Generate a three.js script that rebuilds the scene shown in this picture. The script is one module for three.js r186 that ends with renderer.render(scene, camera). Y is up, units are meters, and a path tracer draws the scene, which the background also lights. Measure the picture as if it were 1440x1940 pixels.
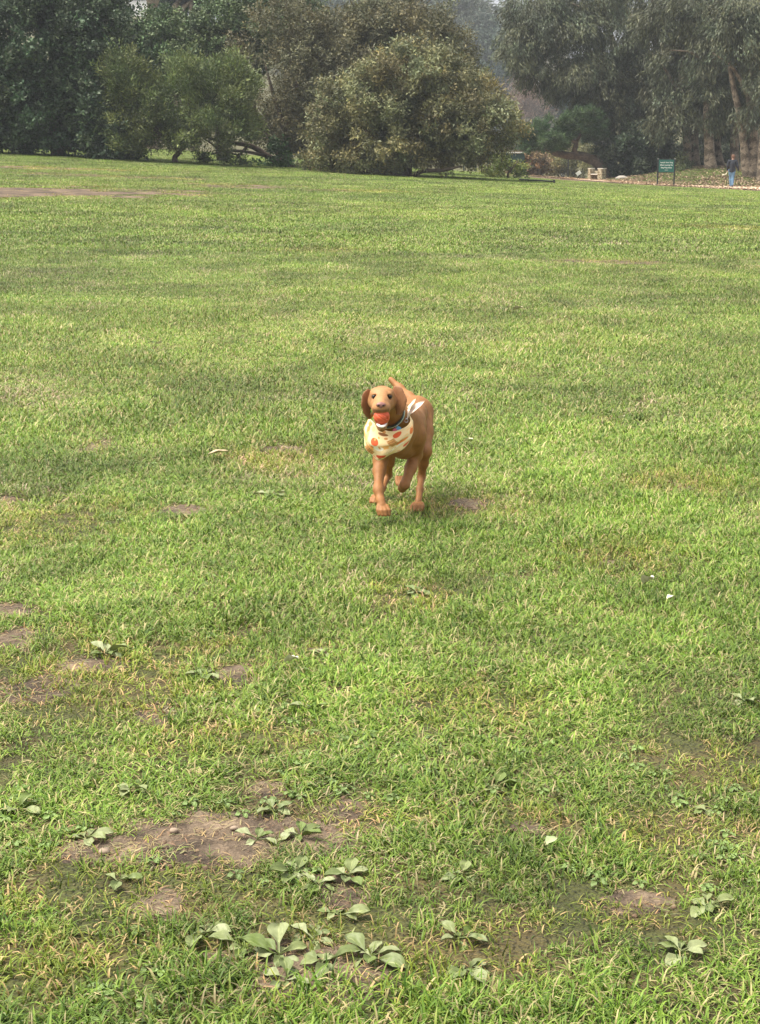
import * as THREE from 'three';
import { mergeGeometries, mergeVertices } from 'three/addons/utils/BufferGeometryUtils.js';
import { RoundedBoxGeometry } from 'three/addons/geometries/RoundedBoxGeometry.js';

// ---------------------------------------------------------------- camera, sky, sun, exposure
const scene = new THREE.Scene();
const camera = new THREE.PerspectiveCamera(37.18, 760 / 1024, 0.1, 3000);
camera.position.set(0, 1.6, 0);
camera.rotation.set(-0.22794, 0, 0);
const renderer = new THREE.WebGLRenderer({ antialias: true });
renderer.setSize(760, 1024);
renderer.toneMapping = THREE.LinearToneMapping;
renderer.toneMappingExposure = 4.4;
renderer.shadowMap.enabled = true;
const sunDir = new THREE.Vector3(-0.44, 0.88, 0.06).normalize();
const sun = new THREE.DirectionalLight(new THREE.Color(1, 0.93, 0.8), 1.5);
sun.position.copy(sunDir).multiplyScalar(200);
sun.target.position.set(0, 0, -40);
sun.position.add(sun.target.position);
sun.castShadow = true; sun.shadow.radius = 48; sun.shadow.mapSize.set(4096, 4096);
Object.assign(sun.shadow.camera, { left: -90, right: 90, top: 130, bottom: -110, near: 1, far: 500 });
scene.add(sun, sun.target);
{ // a pale hazy sky: almost even white, a little brighter round the veiled sun
  const w = 256, h = 128, a = new Float32Array(w * h * 4), d = new THREE.Vector3();
  for (let j = 0; j < h; j++) for (let i = 0; i < w; i++) {
    const u = ((i + .5) / w - .5) * Math.PI * 2, v = ((j + .5) / h - .5) * Math.PI;
    d.set(Math.cos(v) * Math.cos(u), Math.sin(v), Math.cos(v) * Math.sin(u));
    const glow = Math.pow(Math.max(0, d.dot(sunDir)), 4) * .62, up = Math.max(0, d.y);
    const k = (j * w + i) * 4;
    a[k] = .184 - .008 * up + glow; a[k + 1] = .187 - .007 * up + glow * .97; a[k + 2] = .198 - .006 * up + glow * .92; a[k + 3] = 1;
  }
  const t = new THREE.DataTexture(a, w, h, THREE.RGBAFormat, THREE.FloatType);
  t.mapping = THREE.EquirectangularReflectionMapping; t.magFilter = t.minFilter = THREE.LinearFilter; t.needsUpdate = true;
  scene.background = t; scene.environment = t;
}
scene.fog = new THREE.FogExp2(new THREE.Color(0.86, 0.92, 1.0), 0.0005);

// ---------------------------------------------------------------- helpers
function rng(seed) { let s = seed >>> 0; return () => { s = s + 0x6D2B79F5 | 0; let t = Math.imul(s ^ s >>> 15, 1 | s); t = t + Math.imul(t ^ t >>> 7, 61 | t) ^ t; return ((t ^ t >>> 14) >>> 0) / 4294967296; }; }
const hash = (x, y, z) => { let n = Math.imul(x, 374761393) ^ Math.imul(y, 668265263) ^ Math.imul(z, 1274126177); n = Math.imul(n ^ n >>> 13, 1103515245); return ((n ^ n >>> 16) >>> 0) / 4294967296; };
function noise(x, y, z = 0) {
  const xi = Math.floor(x), yi = Math.floor(y), zi = Math.floor(z), q = t => t * t * (3 - 2 * t);
  const fx = q(x - xi), fy = q(y - yi), fz = q(z - zi), l = (a, b, t) => a + (b - a) * t;
  const c = (i, j, k) => hash(xi + i, yi + j, zi + k);
  const p = k => l(l(c(0, 0, k), c(1, 0, k), fx), l(c(0, 1, k), c(1, 1, k), fx), fy);
  return fz === 0 ? p(0) : l(p(0), p(1), fz);
}
const fbm = (x, y, o = 4, z = 0) => { let s = 0, a = .5, t = 0; for (let i = 0; i < o; i++) { s += a * noise(x, y, z); t += a; x = x * 2.03 + 17.1; y = y * 2.03 + 5.3; z *= 2.03; a *= .5; } return s / t; };
const smooth = (a, b, x) => { const t = Math.min(1, Math.max(0, (x - a) / (b - a))); return t * t * (3 - 2 * t); };
const V = (x, y, z) => new THREE.Vector3(x, y, z);
const lin = (r, g, b) => new THREE.Color().setRGB(r, g, b);
const taken = {};
function numbered(name) { const n = taken[name] = (taken[name] ?? -1) + 1; return n ? `${name}_${String(n).padStart(3, '0')}` : name; }
function shade(o) { o.traverse(m => { if (m.isMesh) { m.castShadow = true; m.receiveShadow = true; } }); return o; }
function thing(name, label, category, pos = [0, 0, 0], group) {
  const o = new THREE.Group(); o.name = numbered(name); o.position.set(...pos);
  o.userData = { label, category }; if (group) o.userData.group = group;
  scene.add(o); return o;
}
function part(name, geo, mat, parent, label) {
  const m = new THREE.Mesh(Array.isArray(geo) ? mergeGeometries(geo.map(g => g.index ? g.toNonIndexed() : g)) : geo, mat);
  m.name = name; m.castShadow = m.receiveShadow = true; if (label) m.userData.label = label;
  parent.add(m); return m;
}
function structure(name, geo, mat, label) {
  const m = part(numbered(name), geo, mat, scene); m.userData = { kind: 'structure', label }; return m;
}
const std = (c, roughness = .8, more = {}) => new THREE.MeshStandardMaterial({ color: Array.isArray(c) ? lin(...c) : c, roughness, side: THREE.DoubleSide, ...more });
function dataTex(n, fn, color = true, repeat = 1) {
  const a = new Uint8Array(n * n * 4);
  for (let j = 0; j < n; j++) for (let i = 0; i < n; i++) { const c = fn(i / n, j / n), k = (j * n + i) * 4; for (let q = 0; q < 3; q++) a[k + q] = Math.max(0, Math.min(255, (Array.isArray(c) ? c[q] : c) * 255)); a[k + 3] = 255; }
  const t = new THREE.DataTexture(a, n, n); t.wrapS = t.wrapT = THREE.RepeatWrapping; t.magFilter = THREE.LinearFilter; t.minFilter = THREE.LinearFilter;
  if (color) t.colorSpace = THREE.SRGBColorSpace; t.repeat.set(repeat, repeat); t.needsUpdate = true; return t;
}
// noise that repeats after n cells, for tiling textures
function tile(u, v, n, seed = 0) {
  const x = u * n, y = v * n, xi = Math.floor(x), yi = Math.floor(y), q = t => t * t * (3 - 2 * t), fx = q(x - xi), fy = q(y - yi);
  const c = (i, j) => hash((xi + i) % n, (yi + j) % n, seed);
  return (c(0, 0) * (1 - fx) + c(1, 0) * fx) * (1 - fy) + (c(0, 1) * (1 - fx) + c(1, 1) * fx) * fy;
}
const tileFbm = (u, v, n, seed = 0, o = 4) => { let s = 0, a = .5, t = 0; for (let i = 0; i < o; i++) { s += a * tile(u, v, n, seed + i); t += a; n *= 2; a *= .5; } return s / t; };
function setColors(geo, fn) {
  const p = geo.attributes.position, c = new Float32Array(p.count * 3);
  for (let i = 0; i < p.count; i++) { const q = fn(p.getX(i), p.getY(i), p.getZ(i), i); c[3 * i] = q[0]; c[3 * i + 1] = q[1]; c[3 * i + 2] = q[2]; }
  geo.setAttribute('color', new THREE.BufferAttribute(c, 3)); return geo;
}
// tapered tube through points, radii per point
function limb(pts, radii, sides = 7, steps = 4) {
  const curve = new THREE.CatmullRomCurve3(pts), n = (pts.length - 1) * steps, pos = [], uv = [], idx = [];
  const fr = curve.computeFrenetFrames(n, false); let len = 0, last = null;
  for (let i = 0; i <= n; i++) {
    const t = i / n, c = curve.getPoint(t), k = Math.min(pts.length - 2, Math.floor(t * (pts.length - 1))), f = t * (pts.length - 1) - k;
    const r = radii[k] * (1 - f) + radii[k + 1] * f; if (last) len += c.distanceTo(last); last = c;
    for (let s = 0; s <= sides; s++) {
      const a = s / sides * Math.PI * 2, w = r * (1 + .12 * Math.sin(a * 3 + i));
      pos.push(c.x + (fr.normals[i].x * Math.cos(a) + fr.binormals[i].x * Math.sin(a)) * w, c.y + (fr.normals[i].y * Math.cos(a) + fr.binormals[i].y * Math.sin(a)) * w, c.z + (fr.normals[i].z * Math.cos(a) + fr.binormals[i].z * Math.sin(a)) * w);
      uv.push(s / sides, len);
      if (i < n && s < sides) { const q = i * (sides + 1) + s; idx.push(q, q + 1, q + sides + 1, q + 1, q + sides + 2, q + sides + 1); }
    }
  }
  const g = new THREE.BufferGeometry(); g.setAttribute('position', new THREE.Float32BufferAttribute(pos, 3)); g.setAttribute('uv', new THREE.Float32BufferAttribute(uv, 2));
  g.setIndex(idx); g.computeVertexNormals(); return g;
}
const moved = (g, x, y, z, rx = 0, ry = 0, rz = 0) => { g.applyMatrix4(new THREE.Matrix4().makeRotationFromEuler(new THREE.Euler(rx, ry, rz)).setPosition(x, y, z)); return g; };
const box = (w, h, d, x, y, z, r = .004, ry = 0) => moved(new RoundedBoxGeometry(w, h, d, 1, Math.min(r, w / 2.1, h / 2.1, d / 2.1)), x, y, z, 0, ry, 0);

// signed distances and a surface-net mesher for bodies
const smin = (a, b, k) => { const h = Math.max(k - Math.abs(a - b), 0) / k; return Math.min(a, b) - h * h * k * .25; };
function bone(p, x, y, z) { // p = [ax, ay, az, ra, bx, by, bz, rb]
  const dx = p[4] - p[0], dy = p[5] - p[1], dz = p[6] - p[2], l = dx * dx + dy * dy + dz * dz || 1e-9;
  const t = Math.max(0, Math.min(1, ((x - p[0]) * dx + (y - p[1]) * dy + (z - p[2]) * dz) / l));
  return Math.hypot(x - p[0] - dx * t, y - p[1] - dy * t, z - p[2] - dz * t) - p[3] - (p[7] - p[3]) * t;
}
const bonesField = (bones, k) => (x, y, z) => { let d = 9; for (const b of bones) d = smin(d, bone(b, x, y, z), k); return d; };
const chain = (...j) => { const o = []; for (let i = 0; i + 1 < j.length; i++) o.push([...j[i], ...j[i + 1]]); return o; };
function surface(fn, lo, hi, cell) {
  const n = [0, 1, 2].map(i => Math.ceil((hi[i] - lo[i]) / cell) + 1), [nx, ny, nz] = n, F = new Float32Array(nx * ny * nz);
  const at = (i, j, k) => i + nx * (j + ny * k);
  for (let k = 0; k < nz; k++) for (let j = 0; j < ny; j++) for (let i = 0; i < nx; i++) F[at(i, j, k)] = fn(lo[0] + i * cell, lo[1] + j * cell, lo[2] + k * cell);
  const id = new Int32Array(nx * ny * nz).fill(-1), pos = [], idx = [];
  for (let k = 0; k < nz - 1; k++) for (let j = 0; j < ny - 1; j++) for (let i = 0; i < nx - 1; i++) {
    let c = 0, sx = 0, sy = 0, sz = 0, inside = 0; const f = [];
    for (let q = 0; q < 8; q++) { f[q] = F[at(i + (q & 1), j + (q >> 1 & 1), k + (q >> 2))]; if (f[q] < 0) inside++; }
    if (!inside || inside === 8) continue;
    for (let q = 0; q < 8; q++) for (const b of [1, 2, 4]) if (!(q & b)) {
      const a0 = f[q], a1 = f[q | b]; if (a0 < 0 === a1 < 0) continue;
      const t = a0 / (a0 - a1); c++;
      sx += (q & 1) + (b === 1 ? t : 0); sy += (q >> 1 & 1) + (b === 2 ? t : 0); sz += (q >> 2) + (b === 4 ? t : 0);
    }
    id[at(i, j, k)] = pos.length / 3; pos.push(lo[0] + (i + sx / c) * cell, lo[1] + (j + sy / c) * cell, lo[2] + (k + sz / c) * cell);
  }
  for (let k = 1; k < nz - 1; k++) for (let j = 1; j < ny - 1; j++) for (let i = 1; i < nx - 1; i++) {
    const s = F[at(i, j, k)] < 0;
    const quad = (a, b, c, d) => s ? idx.push(a, b, c, a, c, d) : idx.push(a, c, b, a, d, c);
    if (s !== F[at(i + 1, j, k)] < 0) quad(id[at(i, j - 1, k - 1)], id[at(i, j, k - 1)], id[at(i, j, k)], id[at(i, j - 1, k)]);
    if (s !== F[at(i, j + 1, k)] < 0) quad(id[at(i - 1, j, k - 1)], id[at(i - 1, j, k)], id[at(i, j, k)], id[at(i, j, k - 1)]);
    if (s !== F[at(i, j, k + 1)] < 0) quad(id[at(i - 1, j - 1, k)], id[at(i, j - 1, k)], id[at(i, j, k)], id[at(i - 1, j, k)]);
  }
  const g = new THREE.BufferGeometry(); g.setAttribute('position', new THREE.Float32BufferAttribute(pos, 3)); g.setIndex(idx); g.computeVertexNormals();
  g.setAttribute('uv', new THREE.Float32BufferAttribute(new Float32Array(pos.length / 3 * 2), 2));
  return g;
}

// ---------------------------------------------------------------- terrain: a playing field that climbs to the left, a bank at the right, a hillside behind
function ground(x, z) {
  const d = -z, s = Math.max(d, 0) / 70, k = s < 1 ? Math.pow(s, 1.6) : 1 + (Math.min(s, 2) - 1) * .5;
  return (.93 - .052 * 45 * Math.tanh(x / 45)) * k - Math.exp(-((x - 17) ** 2 + (d - 142) ** 2) / 512)
    + 1.3 * smooth(83, 100, d) * smooth(13, 22, x) * (1 - smooth(125, 150, d)) + (26 + 7 * smooth(0, 70, -x)) * smooth(190, 420, d);
}
function sheet(xs, zs, lift, edge) { // grid that follows the terrain
  const pos = [], uv = [], idx = [], nx = xs.length;
  zs.forEach((z, j) => xs.forEach((x, i) => {
    pos.push(x, ground(x, z) + lift, z); uv.push(x, z);
    if (i + 1 < nx && j + 1 < zs.length) { const a = j * nx + i; idx.push(a, a + 1, a + nx, a + 1, a + nx + 1, a + nx); }
  }));
  const g = new THREE.BufferGeometry(); g.setAttribute('position', new THREE.Float32BufferAttribute(pos, 3)); g.setAttribute('uv', new THREE.Float32BufferAttribute(uv, 2)); g.setIndex(idx); g.computeVertexNormals(); return g;
}
const thatchMap = dataTex(1024, (u, v) => {
  const a = tileFbm(u, v, 6, 1), b = tile(u, v, 256, 9), c = tile(u, v, 512, 4), k = a * .55 + b * .3 + c * .3;
  const w = smooth(.35, .75, tileFbm(u, v, 14, 30));
  return [.27 + .2 * (k - .5) + .05 * w, .28 + .2 * (k - .5), .14 + .1 * (k - .5) + .03 * w];
}, true, .5);
const thatchBump = dataTex(512, (u, v) => tile(u, v, 128, 2) * .6 + tile(u, v, 256, 5) * .4, false, 1);
{
  const xs = [], zs = [];
  for (let x = 0; x < 900;) { xs.push(x); if (x) xs.unshift(-x); x += Math.max(.9, x * .07); }
  for (let d = -120; d < 1500;) { zs.push(-d); d += d < 2 ? 8 : Math.max(.5, Math.min(d < 160 ? 2 : 8, d * .06)) * (d > 420 ? 6 : 1); }
  const m = structure('ground', sheet(xs, zs, 0), new THREE.MeshStandardMaterial({ map: thatchMap, roughness: 1, bumpMap: thatchBump, bumpScale: .02, side: THREE.DoubleSide }), 'worn grass field that climbs gently to the left');
}

// ---------------------------------------------------------------- bare soil
const soilMap = dataTex(1024, (u, v) => {
  const a = tileFbm(u, v, 8, 50, 5), b = tile(u, v, 200, 3), c = tile(u, v, 420, 8), k = (a - .5) * .5 + (b - .5) * .16 + (c - .5) * .16;
  return [.345 + k * .85, .292 + k * .77, .235 + k * .66];
}, true, 1.7);
const soilBump = dataTex(512, (u, v) => tileFbm(u, v, 24, 7, 4), false, 1.7);
const soilMat = new THREE.MeshStandardMaterial({ map: soilMap, roughness: .95, bumpMap: soilBump, bumpScale: .012, side: THREE.DoubleSide });
// x, z, half width, half depth, how bare (1 = no grass at all)
const bare = [
  [-0.405, -3.376, .33, .15, 1], [-0.612, -3.329, .14, .09, 1], [-0.094, -3.123, .07, .09, .9], [-0.17, -2.77, .17, .12, .93], [-0.481, -4.538, .105, .1, 1], [-1.251, -4.886, .1, .14, .95], [-1.335, -5.24, .1, .09, 1],
  [-0.648, -4.198, .075, .08, .85], [-0.947, -4.639, .13, .07, .9], [-0.909, -6.808, .12, .12, .9], [0.568, -3.061, .075, .055, .85], [-0.538, -8.247, .1, .12, .8], [-1.77, -7.015, .09, .13, .9], [-0.485, -3.049, .05, .07, .8],
  [0.359, -3.431, .04, .042, .85], [0.397, -6.973, .075, .09, .8], [-0.287, -3.672, .055, .05, .7], [0.931, -5.896, .055, .05, .7], [-1.052, -4.422, .12, .12, .8], [-0.208, -4.77, .06, .06, .7], [1.44, -7.316, .09, .1, .6], [1.355, -9.187, .08, .12, .6], [-1.583, -8.314, .1, .2, .6], [-0.092, -3.542, .07, .06, .7],
];
const worn = [ // thin, trodden turf: nothing but sparser grass
  [-0.859, -4.52, .55, .5, .5], [-0.542, -3.117, .34, .22, .5], [-0.131, -2.866, .3, .25, .5], [-0.091, -3.479, .24, .14, .6], [0.364, -3.479, .2, .13, .5], [0.729, -3.417, .22, .16, .5], [0.49, -3.001, .24, .14, .5], [-0.357, -4.033, .3, .2, .4], [-1.531, -6.502, .5, .5, .4], [0.283, -4.283, .3, .24, .4],
  [0.157, -5.443, .24, .2, .5], [0.986, -5.979, .3, .3, .45], [0.948, -3.883, .25, .2, .5], [0.344, -6.918, .35, .35, .45], [-0.634, -2.759, .2, .16, .5], [0.151, -2.821, .18, .16, .55], [-0.511, -8.036, .4, .5, .4], [1.493, -7.389, .35, .4, .45],
];
const bareFar = [
  [-9.876, -44.089, 4.6, 3.3, .97], [-6.451, -45.249, 2.2, 2.2, .6], [-4.317, -50.911, 2.7, 1.9, .55], [-12.603, -60.094, 3.2, 1.3, .55], [-9.582, -55.478, 3.6, 1.5, .5], [3.174, -22.576, 1.1, .55, .5], [-3.12, -27.679, .16, .5, .7],
  [7.431, -33, 1.6, 1.2, .4], [-1.005, -24.454, 1, .6, .3], [-0.346, -51.012, 2.6, 1.6, .35],
];
function bareness(x, z) {
  let b = 0;
  for (const L of [bare, bareFar, worn]) for (const [cx, cz, rx, rz, w] of L) {
    const dx = (x - cx) / rx, dz = (z - cz) / rz; if (dx * dx + dz * dz > 3) continue;
    const n = fbm(x * (rx > .8 ? .9 : 14), z * (rx > .8 ? .9 : 14), 3) - .5, r = Math.hypot(dx, dz) + n * 1.9;
    b = Math.max(b, w * (1 - smooth(.6, 1.12, r)));
  }
  return b;
}
bare.forEach(([cx, cz, rx, rz], q) => { // each a thin crust of its own with an uneven rim and lumps
  const pos = [], uv = [], idx = [], rings = 12, seg = 40;
  for (let j = 0; j <= rings; j++) for (let i = 0; i <= seg; i++) {
    const a = i % seg / seg * Math.PI * 2, rim = 1.3 + .9 * (fbm(Math.cos(a) * 2.6 + q * 7, Math.sin(a) * 2.6, 4) - .5), r = j / rings * rim;
    const x = cx + Math.cos(a) * rx * r, z = cz + Math.sin(a) * rz * r, e = 1 - smooth(.6, 1, j / rings);
    pos.push(x, ground(x, z) + .002 + e * (.001 + .011 * fbm(x * 45, z * 45, 4)), z); uv.push(x, z);
    if (j < rings && i < seg) { const k = j * (seg + 1) + i; idx.push(k, k + 1, k + seg + 1, k + 1, k + seg + 2, k + seg + 1); }
  }
  const g = new THREE.BufferGeometry(); g.setAttribute('position', new THREE.Float32BufferAttribute(pos, 3)); g.setAttribute('uv', new THREE.Float32BufferAttribute(uv, 2)); g.setIndex(idx); g.computeVertexNormals();
  structure('bare_soil', g, soilMat, 'patch of bare brown soil worn into the lawn');
});
const dustMat = new THREE.MeshStandardMaterial({ map: soilMap.clone(), color: lin(1.0, .95, .88), roughness: 1, side: THREE.DoubleSide });
dustMat.map.repeat.set(.4, .4); dustMat.map.needsUpdate = true;
bareFar.filter(b => b[4] > .45).forEach(([cx, cz, rx, rz], q) => {
  const pos = [], uv = [], idx = [], rings = 10, seg = 64;
  for (let j = 0; j <= rings; j++) for (let i = 0; i <= seg; i++) {
    const a = i % seg / seg * Math.PI * 2, rim = 1.1 + 1.1 * (fbm(Math.cos(a) * 3.6 + q * 7, Math.sin(a) * 2.6, 3) - .5), r = j / rings * rim;
    const x = cx + Math.cos(a) * rx * r, z = cz + Math.sin(a) * rz * r;
    pos.push(x, ground(x, z) + .012, z); uv.push(x, z);
    if (j < rings && i < seg) { const k = j * (seg + 1) + i; idx.push(k, k + 1, k + seg + 1, k + 1, k + seg + 2, k + seg + 1); }
  }
  const g = new THREE.BufferGeometry(); g.setAttribute('position', new THREE.Float32BufferAttribute(pos, 3)); g.setAttribute('uv', new THREE.Float32BufferAttribute(uv, 2)); g.setIndex(idx); g.computeVertexNormals();
  structure('bare_soil', g, dustMat, 'broad dusty strip of trodden earth across the far field');
});
function ribbon(pts, width, lift, n = 60) { // a strip that follows the ground
  const c = new THREE.CatmullRomCurve3(pts.map(([x, z]) => V(x, 0, z))), pos = [], uv = [], idx = [], across = 6;
  for (let i = 0; i <= n; i++) {
    const p = c.getPoint(i / n), t = c.getTangent(i / n), w = width[0] + (width[1] - width[0]) * i / n;
    for (let j = 0; j <= across; j++) {
      const o = (j / across - .5) * w * (1 + .25 * (fbm(i * .7, j > 3 ? 9 : 0, 3) - .5)), x = p.x - t.z * o, z = p.z + t.x * o;
      pos.push(x, ground(x, z) + lift, z); uv.push(x, z);
      if (i < n && j < across) { const k = i * (across + 1) + j; idx.push(k, k + 1, k + across + 1, k + 1, k + across + 2, k + across + 1); }
    }
  }
  const g = new THREE.BufferGeometry(); g.setAttribute('position', new THREE.Float32BufferAttribute(pos, 3)); g.setAttribute('uv', new THREE.Float32BufferAttribute(uv, 2)); g.setIndex(idx); g.computeVertexNormals(); return g;
}
const sandMap = dataTex(256, (u, v) => { const k = (tileFbm(u, v, 8, 77) - .5) * .25 + (tile(u, v, 128, 3) - .5) * .12; return [.78 + k, .7 + k, .62 + k]; }, true, .3);
const verge = [[34, -82.4], [21, -81.2], [15, -81], [12, -84], [9.6, -90], [8.6, -99]];
const pathLine = [[40, -87.5], [30, -86.3], [21, -85.2], [15.7, -85], [13.4, -89], [12.2, -95], [11.5, -102], [11.2, -110]];
structure('bare_verge', ribbon(verge.map(([x, z]) => [x, z + .7]), [6.4, 5.4], .02), std([.95, .82, .72], 1, { map: dustMat.map }), 'strip of trampled brown earth between lawn and path');
structure('footpath', ribbon(pathLine, [2.6, 3], .05), std([1, .93, .85], 1, { map: sandMap }), 'pale sandy footpath crossing beyond the lawn');

// ---------------------------------------------------------------- lawn grass (nobody could count it: stuff)
const GRASS = { fresh: [.15, .27, .024], bright: [.235, .36, .04], dark: [.072, .152, .014], lime: [.33, .4, .085], straw: [.5, .43, .2] };
function bladeGeo(r, count, radius, len, width, straw, bend = 1) {
  const pos = [], col = [], idx = []; let n = 0;
  for (let b = 0; b < count; b++) {
    const a = r() * Math.PI * 2, q = Math.sqrt(r()) * radius, x = Math.cos(a) * q, z = Math.sin(a) * q, dir = r() * Math.PI * 2, L = len * (.45 + .75 * r()), w = width * (.6 + .7 * r());
    const k = r(), mix = k < straw ? GRASS.straw : k < straw + .12 ? GRASS.lime : k < straw + .38 ? GRASS.bright : k < straw + .75 ? GRASS.fresh : GRASS.dark;
    const v = .8 + .4 * r(), c = mix.map(e => e * v), side = dir + Math.PI / 2 + (r() - .5) * 1.2, steps = 3;
    let px = x, py = -.004, pz = z, tilt = (.1 + .75 * r()) * bend; const add = (.25 + .55 * r()) * bend;
    for (let s = 0; s <= steps; s++) {
      const ww = w * [1, .95, .7, 0][s] * .5;
      if (s < steps) pos.push(px - Math.cos(side) * ww, py, pz - Math.sin(side) * ww, px + Math.cos(side) * ww, py, pz + Math.sin(side) * ww), col.push(...c, ...c);
      else pos.push(px, py, pz), col.push(...c);
      px += Math.sin(tilt) * Math.cos(dir) * L / steps; pz += Math.sin(tilt) * Math.sin(dir) * L / steps; py += Math.cos(tilt) * L / steps; tilt = Math.min(1.9, tilt + add);
      if (py < .003) py = .003;
    }
    idx.push(n, n + 1, n + 2, n + 1, n + 3, n + 2, n + 2, n + 3, n + 4, n + 3, n + 5, n + 4, n + 4, n + 5, n + 6); n += 7;
  }
  const g = new THREE.BufferGeometry(); g.setAttribute('position', new THREE.Float32BufferAttribute(pos, 3)); g.setAttribute('color', new THREE.Float32BufferAttribute(col, 3));
  g.setAttribute('uv', new THREE.Float32BufferAttribute(new Float32Array(n * 2), 2)); g.setIndex(idx); g.computeVertexNormals(); return g;
}
const grassMat = new THREE.MeshPhysicalMaterial({ vertexColors: true, roughness: .6, specularIntensity: .6, side: THREE.DoubleSide, transmission: .3, thickness: 0 });
function scatter(name, parent, geos, mat, spots) { // spots: [x, y, z, scale, turn, r, g, b, sy]
  const by = geos.map(() => []); spots.forEach((s, i) => by[i % geos.length].push(s));
  const q = new THREE.Quaternion(), up = V(0, 1, 0), m = new THREE.Matrix4(), c = new THREE.Color();
  geos.forEach((g, k) => {
    const list = by[k]; if (!list.length) return;
    const im = new THREE.InstancedMesh(g, mat, list.length); im.name = name; im.userData.kind = 'stuff'; im.castShadow = im.receiveShadow = true;
    list.forEach((s, i) => { q.setFromAxisAngle(up, s[4]); m.compose(V(s[0], s[1], s[2]), q, V(s[3], s[3] * (s[8] ?? 1), s[3])); im.setMatrixAt(i, m); im.setColorAt(i, c.setRGB(s[5], s[6], s[7])); });
    parent.add(im);
  });
}
function onPath(x, z) { // bare ground of verge and path
  if (z > -70) return 0;
  let m = 9; for (const [line, w] of [[verge, 2.8], [pathLine, 1.6]]) for (let i = 0; i + 1 < line.length; i++) {
    const [ax, az] = line[i], [bx, bz] = line[i + 1], dx = bx - ax, dz = bz - az, t = Math.max(0, Math.min(1, ((x - ax) * dx + (z - az) * dz) / (dx * dx + dz * dz)));
    m = Math.min(m, Math.hypot(x - ax - dx * t, z - az - dz * t) / w);
  }
  return 1 - smooth(.75, 1.15, m);
}
{
  const lawn = new THREE.Group(); lawn.name = 'lawn_grass'; lawn.userData = { kind: 'stuff', label: 'short green lawn grass with straw mixed in, covering the field' }; scene.add(lawn);
  const r = rng(11);
  const near = [0, 1, 2, 3, 4].map(i => bladeGeo(rng(100 + i), 26, .045, .054, .0042, [.17, .26, .4, .2, .13][i], [1.1, 1.35, 1.6, .9, .8][i]));
  const mid = [0, 1, 2, 3].map(i => bladeGeo(rng(200 + i), 48, .11, .055, .0058, [.14, .2, .28, .16][i], 1.1));
  const far = [0, 1, 2].map(i => bladeGeo(rng(300 + i), 80, .3, .058, .0135, [.12, .18, .24][i], .95));
  const tone = (x, z) => { // patches of lusher, paler and drier turf
    const a = fbm(x * .9 + 40, z * .9, 4), b = fbm(x * 3.1, z * 3.1 + 9, 3), c = fbm(x * .22, z * .22 + 70, 3), dry = smooth(.56, .78, fbm(x * 1.7 + 9, z * 1.2 + 33, 4));
    const v = .42 + .78 * a + .5 * (b - .5) + .42 * (fbm(x * 13, z * 13 + 4, 2) - .5) + .35 * (c - .5) + .14 * (r() - .5);
    return [v * (1 + .34 * dry + .14 * (c - .5)), v * (1 + .16 * dry), v * (1 + .75 * dry)];
  };
  const layer = (d0, d1, fade0, fade1, density, size, name, geos) => {
    const spots = []; let d = d0;
    while (d < d1) {
      const step = Math.min(.5, d1 - d), half = .265 * d + (d < 12 ? .7 : 1.6), count = density * step * half * 2;
      for (let i = 0; i < count; i++) {
        const z = -(d + r() * step), x = (r() * 2 - 1) * half, dd = -z;
        if (r() > Math.min(1, smooth(d0, d0 + fade0, dd) + (d0 < 2.5 ? 1 : 0)) * (1 - smooth(d1 - fade1, d1, dd))) continue;
        const b = Math.max(bareness(x, z), onPath(x, z)); if (r() < b * 1.02) continue; if (x > 12 && z < -84 && r() < .55) continue;
        if (dd < 30 && fbm(x * 7 + 50, z * 7, 3) < .31 && r() < .7) continue;
        const lush = fbm(x * 2.3 + 5, z * 2.3, 3), edge = b > .02 ? .8 : 1, sc = size * (.62 + .75 * lush) * (.85 + .3 * r()) * edge, t = tone(x, z);
        const worn = b * .8; t[0] *= 1 + worn * .7; t[1] *= 1 + worn * .1;
        spots.push([x, ground(x, z), z, sc, r() * 6.28, ...t, .75 + .65 * fbm(x * 1.1 + 80, z * 1.1, 3)]);
      }
      d += step;
    }
    scatter(name, lawn, geos, grassMat, spots);
  };
  layer(1.9, 9.5, .3, 2.5, 1250, 1, 'grass_tufts', near);
  layer(7, 27, 2.5, 6, 250, 1, 'grass_tufts', mid);
  layer(21, 120, 6, 8, 36, 1, 'grass_tufts', far);
}
console.log('grass');

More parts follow.
